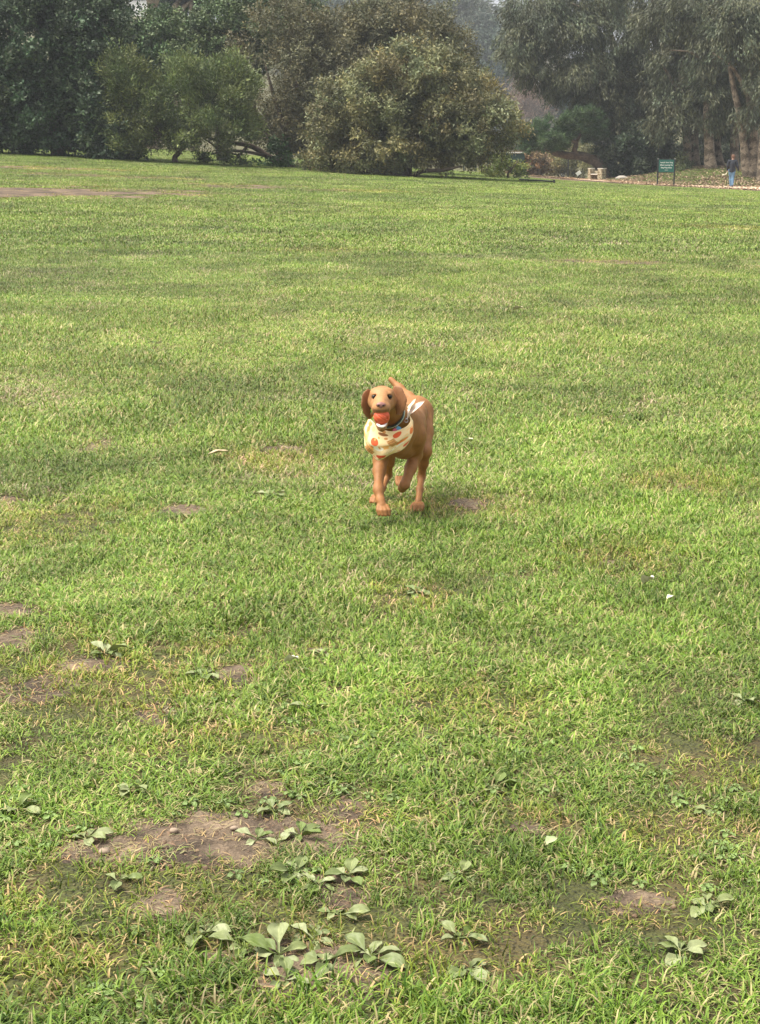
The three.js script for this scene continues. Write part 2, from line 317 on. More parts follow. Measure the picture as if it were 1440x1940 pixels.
{ // crumbs of earth and dry straw lying on the bare soil
  const g = new THREE.Group(); g.name = 'soil_crumbs'; g.userData = { kind: 'stuff', label: 'crumbs of earth and dry straw on the bare soil' }; scene.add(g);
  const r = rng(515), crumb = [0, 1, 2].map(q => { const c = mergeVertices(new THREE.IcosahedronGeometry(.006, 1).deleteAttribute('normal').deleteAttribute('uv')), p = c.attributes.position; for (let i = 0; i < p.count; i++) { const k = .6 + .8 * hash(i, q, 3); p.setXYZ(i, p.getX(i) * k, p.getY(i) * k * .8, p.getZ(i) * k); } c.computeVertexNormals(); c.setAttribute('uv', new THREE.Float32BufferAttribute(new Float32Array(p.count * 2), 2)); return c; });
  const bits = [], straw = [];
  for (const [cx, cz, rx, rz] of bare) for (let i = 0; i < rx * rz * 26000; i++) {
    const a = r() * 6.283, q = Math.sqrt(r()) * 1.25, x = cx + Math.cos(a) * rx * q, z = cz + Math.sin(a) * rz * q, v = .6 + .8 * r();
    if (i % 9) bits.push([x, ground(x, z) + .006, z, .25 + r() * r() * 1.1, r() * 6.28, .135 * v, .088 * v, .056 * v]);
    else straw.push([x, ground(x, z) + .012, z, .6 + .6 * r(), r() * 6.28, .5 + .3 * r(), .48 + .25 * r(), .6, .5]);
  }
  scatter('soil_crumbs', g, crumb, std([1, 1, 1], .95), bits); scatter('straw_bits', g, [bladeGeo(rng(61), 3, .03, .04, .003, 1, 2.2), bladeGeo(rng(62), 4, .03, .05, .0025, .7, 2)], grassMat, straw);
}

// ---------------------------------------------------------------- broadleaf weeds and fallen leaves in the lawn
function leafGeo(L, W, fold, droop, wave = 0, stalk = 0) {
  const pos = [], uv = [], idx = [], nu = 4, nv = 8;
  for (let j = 0; j <= nv; j++) for (let i = 0; i <= nu; i++) {
    const t = j / nv, s = i / nu * 2 - 1, w = W * .5 * (stalk && t < stalk ? .1 : Math.pow(Math.sin(Math.PI * Math.min(1, .04 + .96 * (t - stalk) / (1 - stalk))), .7) * (1 - .25 * t) + .03);
    pos.push(s * w, L * (.35 * t - droop * t * t) + Math.abs(s) * w * fold - .002 * Math.cos(s * 9) * (W / .04) + wave * Math.sin(t * 11 + s * 4) * w, t * L * (1 - .2 * droop));
    uv.push(i / nu, t);
    if (i < nu && j < nv) { const k = j * (nu + 1) + i; idx.push(k, k + 1, k + nu + 1, k + 1, k + nu + 2, k + nu + 1); }
  }
  const g = new THREE.BufferGeometry(); g.setAttribute('position', new THREE.Float32BufferAttribute(pos, 3)); g.setAttribute('uv', new THREE.Float32BufferAttribute(uv, 2)); g.setIndex(idx); g.computeVertexNormals(); return g;
}
const leafMap = (base, vein) => { const t = dataTex(128, (u, v) => { const s = Math.abs(u - .5) * 2, k = (tileFbm(u, v, 8, 3) - .5) * .22, ve = Math.max(0, 1 - Math.abs((s * 2.6 + .02) % .9) * 9) * .5 + (s < .07 ? .8 : 0); return base.map((b, i) => b + k * b + (vein[i] - b) * ve * .5); }); return t; };
const plantainMats = [[.4, .45, .25], [.47, .51, .31], [.37, .44, .18], [.52, .55, .38]].map(c => new THREE.MeshPhysicalMaterial({ map: leafMap(c, [.66, .68, .48]), roughness: .55, side: THREE.DoubleSide, transmission: .15, thickness: 0 }));
const plantainLeaves = [leafGeo(.085, .046, .35, .3, .14, .3), leafGeo(.075, .046, .1, .5, .22, .25), leafGeo(.1, .052, .5, .28, .16, .35), leafGeo(.07, .036, .2, .62, .35, .3)];
function plantain(label, x, z, n, size, seed, spread = 1) {
  const t = thing('plantain_weed', label, 'weed', [x, ground(x, z) + .004, z], 'broadleaf weeds in the lawn'), r = rng(seed), a0 = r() * 6;
  for (let i = 0; i < n; i++) {
    const m = part('leaf', plantainLeaves[Math.floor(r() * 4)], plantainMats[Math.floor(r() * 4)], t), s = size * (.7 + .5 * r());
    m.scale.setScalar(s); m.rotation.set((.15 - .5 * r()) * spread, a0 + i / n * 6.28 + (r() - .5) * .7, (r() - .5) * .5, 'YXZ'); m.position.set((r() - .5) * .012, .004 + .006 * r(), (r() - .5) * .012);
  }
}
const weeds = [
  ['flattened grey-green plantain rosette left of the small bare hollow', -0.896, -4.732, 7, 1.15], ['plantain with two drooping leaves on the edge of the small bare hollow', -0.554, -4.529, 4, 1.1],
  ['lone round plantain leaf cluster in the grass right of the small bare hollow', -0.202, -4.24, 3, .8], ['pair of upright glossy plantain leaves right of centre in the foreground', 0.294, -3.672, 2, 1],
  ['plantain with two pale upright leaves standing on the big bare patch', -0.296, -3.356, 3, 1], ['three-leaved pale plantain at the right end of the big bare patch', -0.196, -3.383, 4, 1.1],
  ['large grey-green plantain just below the right end of the bare patch', -0.192, -3.186, 6, 1.15], ['wilted plantain between the bare patch and the lower weed cluster', -0.136, -3.123, 5, .95],
  ['plantain with one broad rounded leaf right of the bare patch', -0.074, -3.167, 4, 1.2], ['tall narrow plantain in the middle of the lower weed cluster', -0.143, -2.889, 5, 1.1],
  ['biggest plantain rosette at the heart of the lower weed cluster', -0.205, -2.821, 7, 1.3], ['plantain at the left end of the lower weed cluster', -0.278, -2.855, 5, .95],
  ['plantain at the right end of the lower weed cluster', -0.019, -2.809, 6, 1.2], ['small plantain above the right half of the lower weed cluster', -0.091, -2.989, 4, .9],
  ['plantain with ragged leaves in the grass right of the lower weed cluster', 0.174, -2.759, 5, 1.1], ['dusty plantain half sunk in grass right of the bare patch', 0.186, -3.174, 4, .9],
  ['plantain with two leaves left of the lower weed cluster', -0.365, -2.906, 4, .95], ['pale plantain in the grass below the left end of the bare patch', -0.584, -3.142, 3, .85],
  ['plantain with a pale crumpled leaf at the right edge of the foreground', 0.712, -3.031, 4, 1], ['plantain nearest the lower right corner', 0.617, -2.832, 5, 1],
  ['single glossy plantain leaf at the right, above the small bare spot', 0.808, -3.521, 2, .9], ['plantain at the left edge of the photograph', -0.9, -3.521, 4, 1],
  ['flat plantain above the left part of the big bare patch', -0.638, -3.65, 6, .9], ['small plantain in the middle distance right of the small bare hollow', -0.186, -4.732, 4, .9],
  ['plantain at the left tip of the big bare patch', -0.7, -3.363, 4, .9], ['low plantain at the bottom of the lower weed cluster', -0.183, -2.726, 5, 1.1],
  ['plantain directly behind the big rosette in the lower weed cluster', -0.112, -2.793, 5, 1.1], ['plantain between the two pale upright plants and the grass above', -0.263, -3.521, 4, .9],
  ['flattened weed in the mid lawn to the left of the dog', -0.515, -7.071, 7, 1.2], ['weed in the lawn in front of the dog', 0.137, -5.443, 6, 1.1], ['weed by the right edge of the mid lawn', 1.094, -4.291, 5, 1], ['faded plantain right of the lower weed cluster, near the bottom', 0.165, -2.889, 4, 1],
];
weeds.forEach((w, i) => plantain(w[0], w[1], w[2], w[3] + 2, w[4] * .7, 500 + i));
{ // low clover and daisy leaves: uncountable
  const g = new THREE.Group(); g.name = 'clover_cover'; g.userData = { kind: 'stuff', label: 'low clover and weed leaves scattered through the lawn' }; scene.add(g);
  const r = rng(77), spots = [], leaf = mergeGeometries([0, 1, 2, 3].map(i => moved(leafGeo(.036, .024, .3, .5, .25, .3), 0, .004, 0, -.1 - .15 * (i % 2), i * 1.75, 0)));
  for (let i = 0; i < 2600; i++) {
    const d = 2.2 + 14 * r() * r(), x = (r() * 2 - 1) * (.27 * d + .4), z = -d;
    if (fbm(x * 1.6 + 3, z * 1.6, 3) < .63 - .06 * smooth(3.2, 3.8, d) * (x < -.2 ? 1 : 0)) continue; if (bareness(x, z) > .3) continue;
    const v = .8 + .5 * r(); spots.push([x, ground(x, z) + .012, z, .38 + .42 * r(), r() * 6.28, v, v, v]);
  }
  scatter('clover_leaves', g, [leaf], new THREE.MeshPhysicalMaterial({ color: lin(.16, .24, .06), roughness: .65, side: THREE.DoubleSide, transmission: .2, thickness: 0 }), spots);
}
function fallenLeaf(label, x, z, L, W, color, turn, tilt = 0) {
  const m = part(numbered('fallen_leaf'), leafGeo(L, W, .5, .2, .15), std(color, .7), scene); m.position.set(x, ground(x, z) + .045, z); m.rotation.set(tilt, turn, .15);
  m.userData = { label, category: 'leaf', group: 'fallen leaves on the lawn' };
}
fallenLeaf('white curled fallen leaf left of centre beyond the bare patch', -0.3, -4.565, .05, .045, [.6, .57, .44], 1.2, -.5);
fallenLeaf('white crumpled fallen leaf on the open lawn at the right', 0.981, -5.465, .06, .06, [.62, .56, .42], .6, -.5);
fallenLeaf('small pale fallen leaf just below the white crumpled one', 1.032, -5.261, .04, .035, [.6, .62, .4], 2, -.3);
fallenLeaf('long tan fallen leaf on the lawn left of the dog', -0.91, -7.924, .11, .035, [.5, .4, .26], 1.7, -.1);
fallenLeaf('tiny white fallen leaf far right of the dog', 1.443, -9.023, .05, .05, [.75, .72, .55], .3, -.4);
fallenLeaf('whitish fallen leaf right of the dog by a dark hollow', 0.468, -8.297, .06, .04, [.7, .7, .5], .9, -.3);
fallenLeaf('tan fallen leaf far off on the lawn behind the dog', 1.334, -15.322, .12, .07, [.6, .52, .38], .9, -.3);
fallenLeaf('pale fallen leaf right of the big bare patch', 0.387, -3.264, .05, .03, [.36, .42, .22], 2.5, -.3);
{ // stones on the big bare patch
  const stone = (label, x, z, s, seed) => {
    const g = mergeVertices(new THREE.IcosahedronGeometry(1, 2).deleteAttribute('normal').deleteAttribute('uv')), p = g.attributes.position;
    for (let i = 0; i < p.count; i++) { const k = .75 + .5 * fbm(p.getX(i) * 1.3 + seed, p.getY(i) * 1.3, 3, p.getZ(i) * 1.3 + 5); p.setXYZ(i, p.getX(i) * k * s, p.getY(i) * k * s * .6, p.getZ(i) * k * s * .8); }
    g.computeVertexNormals(); g.setAttribute('uv', new THREE.Float32BufferAttribute(new Float32Array(p.count * 2), 2));
    const m = part(numbered('stone'), g, std([.3, .23, .17], .95, { bumpMap: soilBump, bumpScale: .001 }), scene); m.position.set(x, ground(x, z) + .012 + s * .25, z); m.userData = { label, category: 'stone', group: 'stones on the bare soil' };
  };
  stone('small tan stone at the left of the big bare soil patch', -0.645, -3.29, .014, 3); stone('brown clod in the middle of the big bare soil patch', -0.497, -3.403, .011, 9); stone('little stone near the right end of the big bare soil patch', -0.354, -3.417, .009, 14);
}
console.log('weeds');

// ---------------------------------------------------------------- trees
function leafPatch(r, kind, count, len, wid, reach) { // a leafy shoot growing along +y
  const pos = [], col = [], idx = []; let n = 0; const e = new THREE.Euler(), q = new THREE.Quaternion(), v = V();
  for (let i = 0; i < count; i++) {
    const t = (i + r()) / count, a = i * 2.4 + r(), L = len * (.65 + .6 * r()), w = wid * (.7 + .5 * r()) * .5;
    let base, dir;
    if (kind === 'needle') { base = V(0, t * reach * .5, 0); dir = V(Math.cos(a), .35 + .9 * t + .3 * r(), Math.sin(a)); }
    else if (kind === 'hang') { const s = (r() - .5) * reach * .5, u = (r() - .5) * reach * .5; base = V(s, t * reach, u); dir = V((r() - .5) * .9, -.1 + .25 * r(), (r() - .5) * .9); dir.y += .8; }
    else { base = V(Math.cos(a) * reach * .1 + (r() - .5) * reach * .35, t * reach, Math.sin(a) * reach * .1 + (r() - .5) * reach * .35); dir = V(Math.cos(a), kind === 'shoot' ? .9 + .5 * r() : .15 + .7 * r(), Math.sin(a)); }
    dir.normalize();
    const side = V(r() - .5, r() - .5, r() - .5).cross(dir).normalize(), nor = V().crossVectors(dir, side), mid = base.clone().addScaledVector(dir, L * .45).addScaledVector(nor, -.1 * L), tip = base.clone().addScaledVector(dir, L).addScaledVector(nor, .12 * L);
    const k = .45 + 1.15 * r() * r() + .1, warm = r() * .3, c = [k * (1 + warm), k * (1 + warm * .4), k * (1 - warm * .3)];
    for (const p of [base, mid.clone().addScaledVector(side, w), mid.clone().addScaledVector(side, -w), tip]) { pos.push(p.x, p.y, p.z); col.push(...c); }
    idx.push(n, n + 1, n + 2, n + 1, n + 3, n + 2); n += 4;
  }
  const g = new THREE.BufferGeometry(); g.setAttribute('position', new THREE.Float32BufferAttribute(pos, 3)); g.setAttribute('color', new THREE.Float32BufferAttribute(col, 3)); g.setAttribute('uv', new THREE.Float32BufferAttribute(new Float32Array(n * 2), 2)); g.setIndex(idx); g.computeVertexNormals(); return g;
}
const shoots = {};
function shootGeos(kind, scale) {
  const key = kind + scale; if (shoots[key]) return shoots[key];
  const spec = { broad: [15, .18, .105, .42], olive: [18, .17, .062, .46], shoot: [20, .18, .05, .55], hang: [17, .3, .056, .7], needle: [24, .24, .026, .26], twig: [14, .3, .022, .5] }[kind];
  return shoots[key] = [0, 1, 2].map(i => leafPatch(rng(900 + i * 7 + kind.length), kind, spec[0], spec[1] * scale, spec[2] * scale, spec[3] * scale));
}
const leafMats = {};
const leafMaterial = (c, rough = .5) => leafMats[c + rough] ??= new THREE.MeshPhysicalMaterial({ color: lin(...c.map(e => e * 1.75)), vertexColors: true, roughness: rough + .12, specularIntensity: .6, side: THREE.DoubleSide, transmission: .3, thickness: 0 });
const barkMap = dataTex(256, (u, v) => { const k = tileFbm(u, v, 4, 21) * .5 + tile(u, v * .25 % 1, 32, 6) * .5; return [.28 + .3 * k, .25 + .27 * k, .22 + .24 * k]; });
const barkDark = std([.5, .46, .42], .95, { map: barkMap }), barkPale = std([.9, .88, .84], .9, { map: dataTex(256, (u, v) => { const p = smooth(.4, .7, tile(u, v, 6, 41) * .5 + tileFbm(u, (v * .5) % 1, 16, 44, 3) * .5), k = (tile(u, v, 32, 2) - .5) * .2; return [.55 - .22 * p + k, .5 - .21 * p + k, .44 - .2 * p + k]; }) });
function crown(parent, o, kind, lobes, look) {
  // look: color, density (shoots per m2 of crown surface), scale, droop, clump, spread of tone, hollow
  const { color, density: density0 = 8, scale = 1, droop = 0, clump = .5, vary = .36, rough = .5, gap = .42, seed = 1, floor = .15, up = .5, per = 12 } = look, r = rng(seed * 977 + 13), density = density0 * 2.1;
  const geos = shootGeos(kind, scale), lists = geos.map(() => []), dirV = V(), c = V(), q = new THREE.Quaternion(), q2 = new THREE.Quaternion(), Y = V(0, 1, 0), p = V();
  const gauss = () => (r() + r() + r() - 1.5) * 1.15;
  for (const [lx, ly, lz, rx, ry, rz] of lobes) {
    const area = 4 * Math.PI * (rx * ry + ry * rz + rx * rz) / 3, clumps = Math.max(4, Math.round(area * density / per));
    for (let i = 0; i < clumps; i++) {
      const cy = r() * 2 - 1, a = r() * 6.283, s = Math.sqrt(1 - cy * cy); dirV.set(s * Math.cos(a), cy, s * Math.sin(a));
      const lump = .74 + .95 * (fbm(dirV.x * 2.8 + lx, dirV.y * 2.8 + ly, 4, dirV.z * 2.8 + seed) - .32), rad = (1 - .6 * r() * r()) * lump;
      c.set(lx + dirV.x * rx * rad, ly + dirV.y * ry * rad, lz + dirV.z * rz * rad);
      if (fbm(c.x * .8 + seed, c.y * .8, 3, c.z * .8) < gap) continue;
      const tone = 1 + vary * (r() - .5) * 2 + .5 * (fbm(c.x * .35, c.y * .35, 2, c.z * .35) - .5), warm = (r() - .5) * vary * .8;
      for (let k = 0; k < per; k++) {
        p.set(c.x + gauss() * clump, c.y + gauss() * clump * .8, c.z + gauss() * clump);
        if (p.y < ground(p.x, p.z) + floor) continue;
        const out = V(dirV.x + gauss() * .6, dirV.y + gauss() * .5 + up - droop * 2.2, dirV.z + gauss() * .6).normalize();
        q.setFromUnitVectors(Y, out); q2.setFromAxisAngle(Y, r() * 6.28); q.multiply(q2);
        const sc = .7 + .6 * r(), t = tone * (.9 + .2 * r());
        lists[Math.floor(r() * geos.length)].push([new THREE.Matrix4().compose(p.clone().sub(o), q, V(sc, sc, sc)), t * (1 + warm), t, t * (1 - warm * .6)]);
      }
    }
  }
  lists.forEach((list, k) => {
    const im = new THREE.InstancedMesh(geos[k], leafMaterial(color, rough), list.length), col = new THREE.Color(); im.name = 'crown'; im.userData.kind = 'stuff'; im.castShadow = im.receiveShadow = true;
    list.forEach((e, i) => { im.setMatrixAt(i, e[0]); im.setColorAt(i, col.setRGB(e[1], e[2], e[3])); }); parent.add(im);
  });
  return lists.reduce((s, l) => s + l.length, 0);
}
// trunk: list of world polylines with radii; the first is the trunk, the rest are limbs. fan: limbs grown from the trunk's top into the lobes
function tree(name, label, x, z, { stems = [], r0 = .16, kind, lobes, look, bark = barkDark, group, fan = 1, fork = .35, category = 'tree' }) {
  const y = ground(x, z), t = thing(name, label, category, [x, y, z], group), o = V(x, y, z), r = rng((look.seed || 1) * 31 + 7);
  const local = p => V(p[0] - x, p[1] - y, p[2] - z);
  stems.forEach((s, i) => part(i ? 'limb' : 'trunk', limb(s.p.map(local), s.r, 8), bark, t));
  if (!stems.length) {
    const top = Math.max(.5, (lobes[0][1] - y) * fork), fork0 = V((r() - .5) * .5, top, (r() - .5) * .4);
    part('trunk', limb([V(0, -.15, 0), V((r() - .5) * .3, top * .5, 0), fork0], [r0 * 1.25, r0, r0 * .85], 8), bark, t);
    if (fan) part('limbs', mergeGeometries(lobes.flatMap(l => [0, 1].slice(0, fan).map(() => {
      const e = V(l[0] - x + (r() - .5) * l[3], l[1] - y + (r() - .2) * l[4], l[2] - z + (r() - .5) * l[5]), m = fork0.clone().lerp(e, .5).add(V((r() - .5) * .8, .25, (r() - .5) * .8));
      return limb([fork0.clone(), m, e], [r0 * .6, r0 * .35, r0 * .08], 5);
    }))), bark, t);
  }
  t.userData.shoots = crown(t, o, kind, lobes, look); delete t.userData.shoots;
  return t;
}
tree('dark_broadleaf_tree', 'dense dark green tree filling the upper left corner, leafy to the ground', -15.041, -73, { r0: .3, kind: 'broad', fan: 1, fork: .3,
  lobes: [[-16.137, 6.588, -73, 3.205, 2.645, 3], [-12.963, 7.052, -73, 2.022, 2.044, 2.2], [-15.427, 3.771, -73, 3.205, 2.044, 2.6], [-12.54, 4.208, -72, 1.702, 2.253, 2], [-17.135, 3.974, -72, 2.188, 2.372, 2.4], [-15.104, 9.692, -74, 3.249, 2.194, 2.8], [-12.068, 2.671, -71, 1.439, 1.052, 1.4]],
  look: { color: [.034, .062, .028], density: 14, rough: .42, vary: .35, seed: 3, clump: .42, gap: .36, floor: .1 } });
tree('willow_shrub', 'pale olive willow shrub with upright shoots beside the dark tree', -9.168, -70.5, { r0: .12, kind: 'shoot', fan: 2, fork: .2,
  lobes: [[-10.917, 3.925, -70.5, 1.381, 1.672, 1.6], [-8.855, 4.153, -70.5, 1.476, 1.672, 1.7], [-6.968, 4.039, -70.5, 1.381, 1.533, 1.6], [-9.892, 2.77, -70, 1.891, 0.83, 1.6], [-7.418, 2.816, -70, 1.773, 0.83, 1.6], [-11.351, 4.949, -70.5, 0.714, 0.929, 1], [-6.403, 5.063, -70.5, 0.667, 0.882, 1], [-10.624, 2.037, -70, 1.371, 0.507, 1]],
  look: { color: [.088, .122, .042], density: 13, seed: 5, clump: .38, up: .9, gap: .4, vary: .3, floor: .4 } });
tree('leafy_green_tree', 'mid green leafy tree rising behind the willow shrub', -8.309, -82, { r0: .22, kind: 'broad',
  lobes: [[-10.635, 7.072, -82, 1.8, 1.675, 2.4], [-8.159, 7.985, -82, 1.939, 1.675, 2.6], [-5.983, 7.985, -82, 1.994, 1.756, 2.6], [-4.4, 8.457, -83, 1.682, 1.367, 2.2], [-8.642, 6.099, -81, 2.599, 1.601, 2.2], [-11.431, 7.725, -82, 0.969, 1.08, 1.4]],
  look: { color: [.062, .1, .04], density: 12, seed: 7, gap: .4, vary: .35 } });
tree('twiggy_willow_tree', 'brownish olive tree with dark leaning trunks between the two shrubs', -4.199, -74, { kind: 'olive',
  stems: [{ p: [[-4.181, 1.088, -74], [-4.367, 2.111, -74], [-4.528, 3.078, -74], [-5.073, 4.758, -74], [-5.42, 6.184, -74]], r: [.2, .17, .13, .08, .03] },
    { p: [[-4.281, 1.188, -73.6], [-5.205, 1.697, -73.4], [-6.152, 2.223, -73], [-7.338, 2.386, -72.6], [-8.166, 2.621, -72.4]], r: [.18, .15, .11, .08, .04] },
    { p: [[-4.613, 1.502, -74.2], [-5.14, 2.357, -74.4], [-5.636, 3.088, -74.5], [-5.989, 4.298, -74.5]], r: [.15, .12, .09, .04] },
    { p: [[-4.364, 2.353, -74], [-3.629, 3.331, -74.5], [-2.882, 5.043, -75], [-2.493, 6.724, -75]], r: [.13, .11, .07, .03] },
    { p: [[-4.457, 2.837, -74], [-3.963, 4.519, -74], [-3.816, 6.42, -74]], r: [.1, .06, .02] },
    { p: [[-6.153, 2.199, -73], [-6.512, 1.815, -72.8], [-6.621, 1.624, -72.6]], r: [.07, .06, .05] },
    { p: [[-5.155, 1.697, -73.4], [-5.913, 1.864, -73], [-6.858, 1.982, -72.6], [-7.799, 1.814, -72.2]], r: [.09, .07, .06, .04] },
    { p: [[-7.004, 1.576, -71.5], [-7.603, 2.211, -71.6], [-8.078, 2.516, -71.6]], r: [.06, .05, .03] }],
  lobes: [[-5.345, 5.499, -74.5, 1.711, 2.086, 2.2], [-2.997, 6.126, -75, 2.153, 2.1, 2.6], [-4.871, 3.936, -74.5, 1.56, 1.423, 1.8], [-2.515, 3.952, -75, 1.773, 1.729, 2], [-3.98, 7.44, -75, 2.026, 1.235, 2.2], [-3.268, 2.359, -74.6, 1.134, 0.983, 1.2], [-4.477, 2.746, -76, 1.797, 1.252, 1.5], [-4.129, 2.002, -76.5, 1.292, 0.655, 1.2]],
  look: { color: [.082, .085, .045], density: 7, seed: 9, gap: .44, vary: .25, clump: .6, up: .8, floor: .7 } });
tree('tall_olive_tree', 'tall olive green tree rounding up behind the big front shrub', 1.067, -79, { r0: .24, kind: 'olive',
  lobes: [[-0.788, 6.998, -79, 2.348, 1.718, 2.8], [1.706, 7.249, -79, 2.268, 1.718, 2.8], [3.212, 6.114, -79, 1.467, 1.718, 2], [-1.844, 5.988, -79, 2.001, 1.822, 2.4], [3.916, 4.677, -78, 1.054, 1.542, 1.6], [0.262, 8.002, -79, 1.601, 0.989, 2]],
  look: { color: [.1, .104, .054], density: 13, seed: 11, gap: .4, vary: .3 } });
tree('spreading_olive_shrub', 'big rounded olive grey shrub with pale leaf tips, its branches sweeping the lawn', 1.273, -68.5, { kind: 'olive',
  stems: [{ p: [[1.16, 0.718, -68.5], [1.042, 1.284, -68.5], [0.692, 2.297, -68.5], [0.506, 3.526, -68.5]], r: [.17, .14, .1, .04] },
    { p: [[1.205, 0.765, -68.4], [1.841, 1.062, -68], [2.744, 1.132, -67.6], [3.532, 1.289, -67.4]], r: [.12, .09, .08, .03] },
    { p: [[1.066, 0.81, -68.4], [0, 1.04, -68], [-0.915, 1.132, -67.6], [-1.827, 1.622, -67.6]], r: [.11, .09, .07, .03] },
    { p: [[1.278, 0.831, -68.6], [1.397, 1.85, -69], [1.856, 2.978, -69], [2.542, 4.099, -69]], r: [.13, .1, .07, .03] },
    { p: [[1.111, 1.397, -68.5], [0, 2.296, -68.4], [-0.919, 2.965, -68.3]], r: [.1, .07, .03] },
    { p: [[1.441, 1.623, -68.8], [3.003, 2.523, -68.6], [4.606, 2.969, -68.5]], r: [.1, .07, .03] }],
  lobes: [[-0.694, 3.987, -69, 1.911, 1.546, 2], [1.037, 4.878, -69, 1.981, 1.318, 2.2], [2.678, 4.005, -69.5, 2.23, 1.717, 2.4], [0.461, 2.857, -68.5, 2.892, 1.399, 2.2], [3.369, 2.528, -69, 2.33, 1.182, 2.2], [4.79, 2.988, -69.5, 1.221, 1.328, 1.8], [-1.857, 2.866, -69, 1.119, 1.364, 1.6], [1.865, 5.757, -70, 1.3, 0.807, 1.5], [-2.447, 1.623, -69, 1.282, 0.545, 1], [-0.46, 1.354, -68, 1.378, 0.403, 0.9], [2.934, 1.623, -69.5, 1.408, 0.504, 1], [1.158, 1.623, -68.6, 1.622, 0.588, 1], [-1.502, 1.96, -68.5, 1.157, 0.812, 1.2]],
  look: { color: [.132, .14, .068], density: 11.5, seed: 13, gap: .34, vary: .4, clump: .36, floor: .1 } });

// gum trees on the right-hand bank
const gum = (label, x, z, trunkPts, lobes, seed, density = 8) => tree('gum_tree', label, x, z, { kind: 'hang', bark: barkPale, group: 'gum trees on the bank', lobes, stems: trunkPts,
  look: { color: [.066, .082, .048], density, droop: .8, seed, clump: .55, gap: .43, vary: .32, rough: .42, floor: 2.2, up: .2 } });
gum('gum tree reaching furthest left, its low limb hanging over the windswept pine', 16.598, -105, [
  { p: [[16.645, 0.318, -105], [16.392, 3.355, -105], [16.129, 6.757, -105], [14.953, 10.441, -105], [14.496, 13.738, -105]], r: [.4, .34, .28, .2, .1] },
  { p: [[16.26, 5.063, -105], [14.255, 6.206, -104], [12.428, 7.182, -103.5], [10.998, 6.99, -103], [9.607, 7.717, -103], [8.566, 8.309, -103]], r: [.17, .14, .11, .09, .06, .02] },
  { p: [[12.428, 7.182, -103.5], [11.354, 8.672, -103.5], [9.948, 9.987, -103.5]], r: [.08, .06, .02] },
  { p: [[14.953, 10.441, -105], [12.837, 11.435, -105], [10.74, 12.096, -105]], r: [.13, .09, .03] }],
  [[9.07, 8.802, -103, 1.565, 1.629, 1.6], [10.981, 9.823, -103.5, 2.097, 1.875, 2], [12.945, 9.368, -104, 1.932, 2.227, 2.2], [12.373, 6.99, -103, 1.565, 1.696, 1.6], [14.238, 6.708, -104, 1.756, 2.569, 2], [15.497, 9.776, -105, 2.482, 2.594, 2.6], [15.774, 4.707, -104.5, 1.412, 2.237, 1.8], [9.966, 11.342, -104, 1.756, 1.542, 1.8], [13.155, 12.425, -105, 3.192, 2.075, 2.6], [10.303, 7.321, -103, 1.218, 1.018, 1.2], [14.483, 4.524, -104, 0.913, 1.233, 1.2]], 21, 7.5);
gum('slim dark gum tree behind the green sign', 19.406, -106, [{ p: [[19.456, 0.411, -106], [19.115, 5.096, -106], [18.282, 9.854, -106], [17.979, 13.853, -106]], r: [.3, .25, .18, .08] }],
  [[17.976, 8.774, -105, 1.95, 2.94, 2.2], [18.463, 5.403, -105, 1.596, 2.421, 1.8], [17.099, 6.733, -104.5, 1.588, 2.754, 1.8], [17.837, 12.195, -106, 2.506, 2.095, 2.2]], 22);
gum('gum tree with a leaning dark trunk to the right of the sign', 19.523, -100, [{ p: [[19.567, 0.644, -100], [19.661, 2.29, -100], [19.077, 5.545, -100], [19.208, 10.02, -100], [18.737, 13.16, -100]], r: [.34, .27, .22, .16, .08] }, { p: [[19.158, 5.222, -100], [17.915, 7.126, -99.5], [16.961, 8.049, -99]], r: [.12, .08, .03] }],
  [[18.801, 7.416, -99, 1.839, 2.609, 2], [18.11, 10.292, -99.5, 2.016, 1.967, 2.2], [18.424, 4.704, -99, 1.337, 1.631, 1.6], [19.08, 12.848, -100, 2.364, 1.647, 2]], 23);
gum('slender gum tree between the leaning trunk and the bright trunk', 20.435, -101, [{ p: [[20.438, 0.801, -101], [20.254, 3.288, -101], [20.257, 7.533, -101], [19.769, 12.96, -101]], r: [.32, .27, .2, .08] }], [[20.182, 9.106, -100.5, 1.527, 2.317, 1.8], [20.264, 5.24, -100.5, 1.222, 1.49, 1.5]], 24);
gum('gum tree with the bright pale trunk standing forward on the bank', 20.543, -97, [{ p: [[20.628, 0.544, -97], [20.46, 1.951, -97], [20.189, 4.169, -97], [20.394, 7.918, -97], [20.088, 12.813, -97]], r: [.46, .33, .27, .2, .09] }, { p: [[20.317, 3.538, -97], [21.17, 5.095, -96.5], [21.749, 7.239, -96]], r: [.13, .09, .03] }, { p: [[20.278, 6.987, -97], [18.842, 7.853, -96], [17.467, 7.973, -95.5]], r: [.1, .07, .02] }],
  [[20.37, 8.193, -96.5, 1.63, 2.384, 1.9], [20.193, 5.251, -96.5, 1.173, 1.43, 1.4], [21.077, 10.03, -96.5, 1.955, 1.907, 2], [19.436, 10.943, -96.5, 1.955, 1.589, 2]], 25);
gum('thin leaning gum tree just right of the bright pale trunk', 22.038, -101, [{ p: [[22.147, 0.801, -101], [21.782, 2.628, -101], [22.091, 6.561, -101], [22.111, 12.645, -101]], r: [.27, .22, .17, .07] }], [[22.283, 7.182, -100.5, 1.358, 2.317, 1.8], [21.98, 4.588, -100.5, 1.086, 1.324, 1.4]], 26);
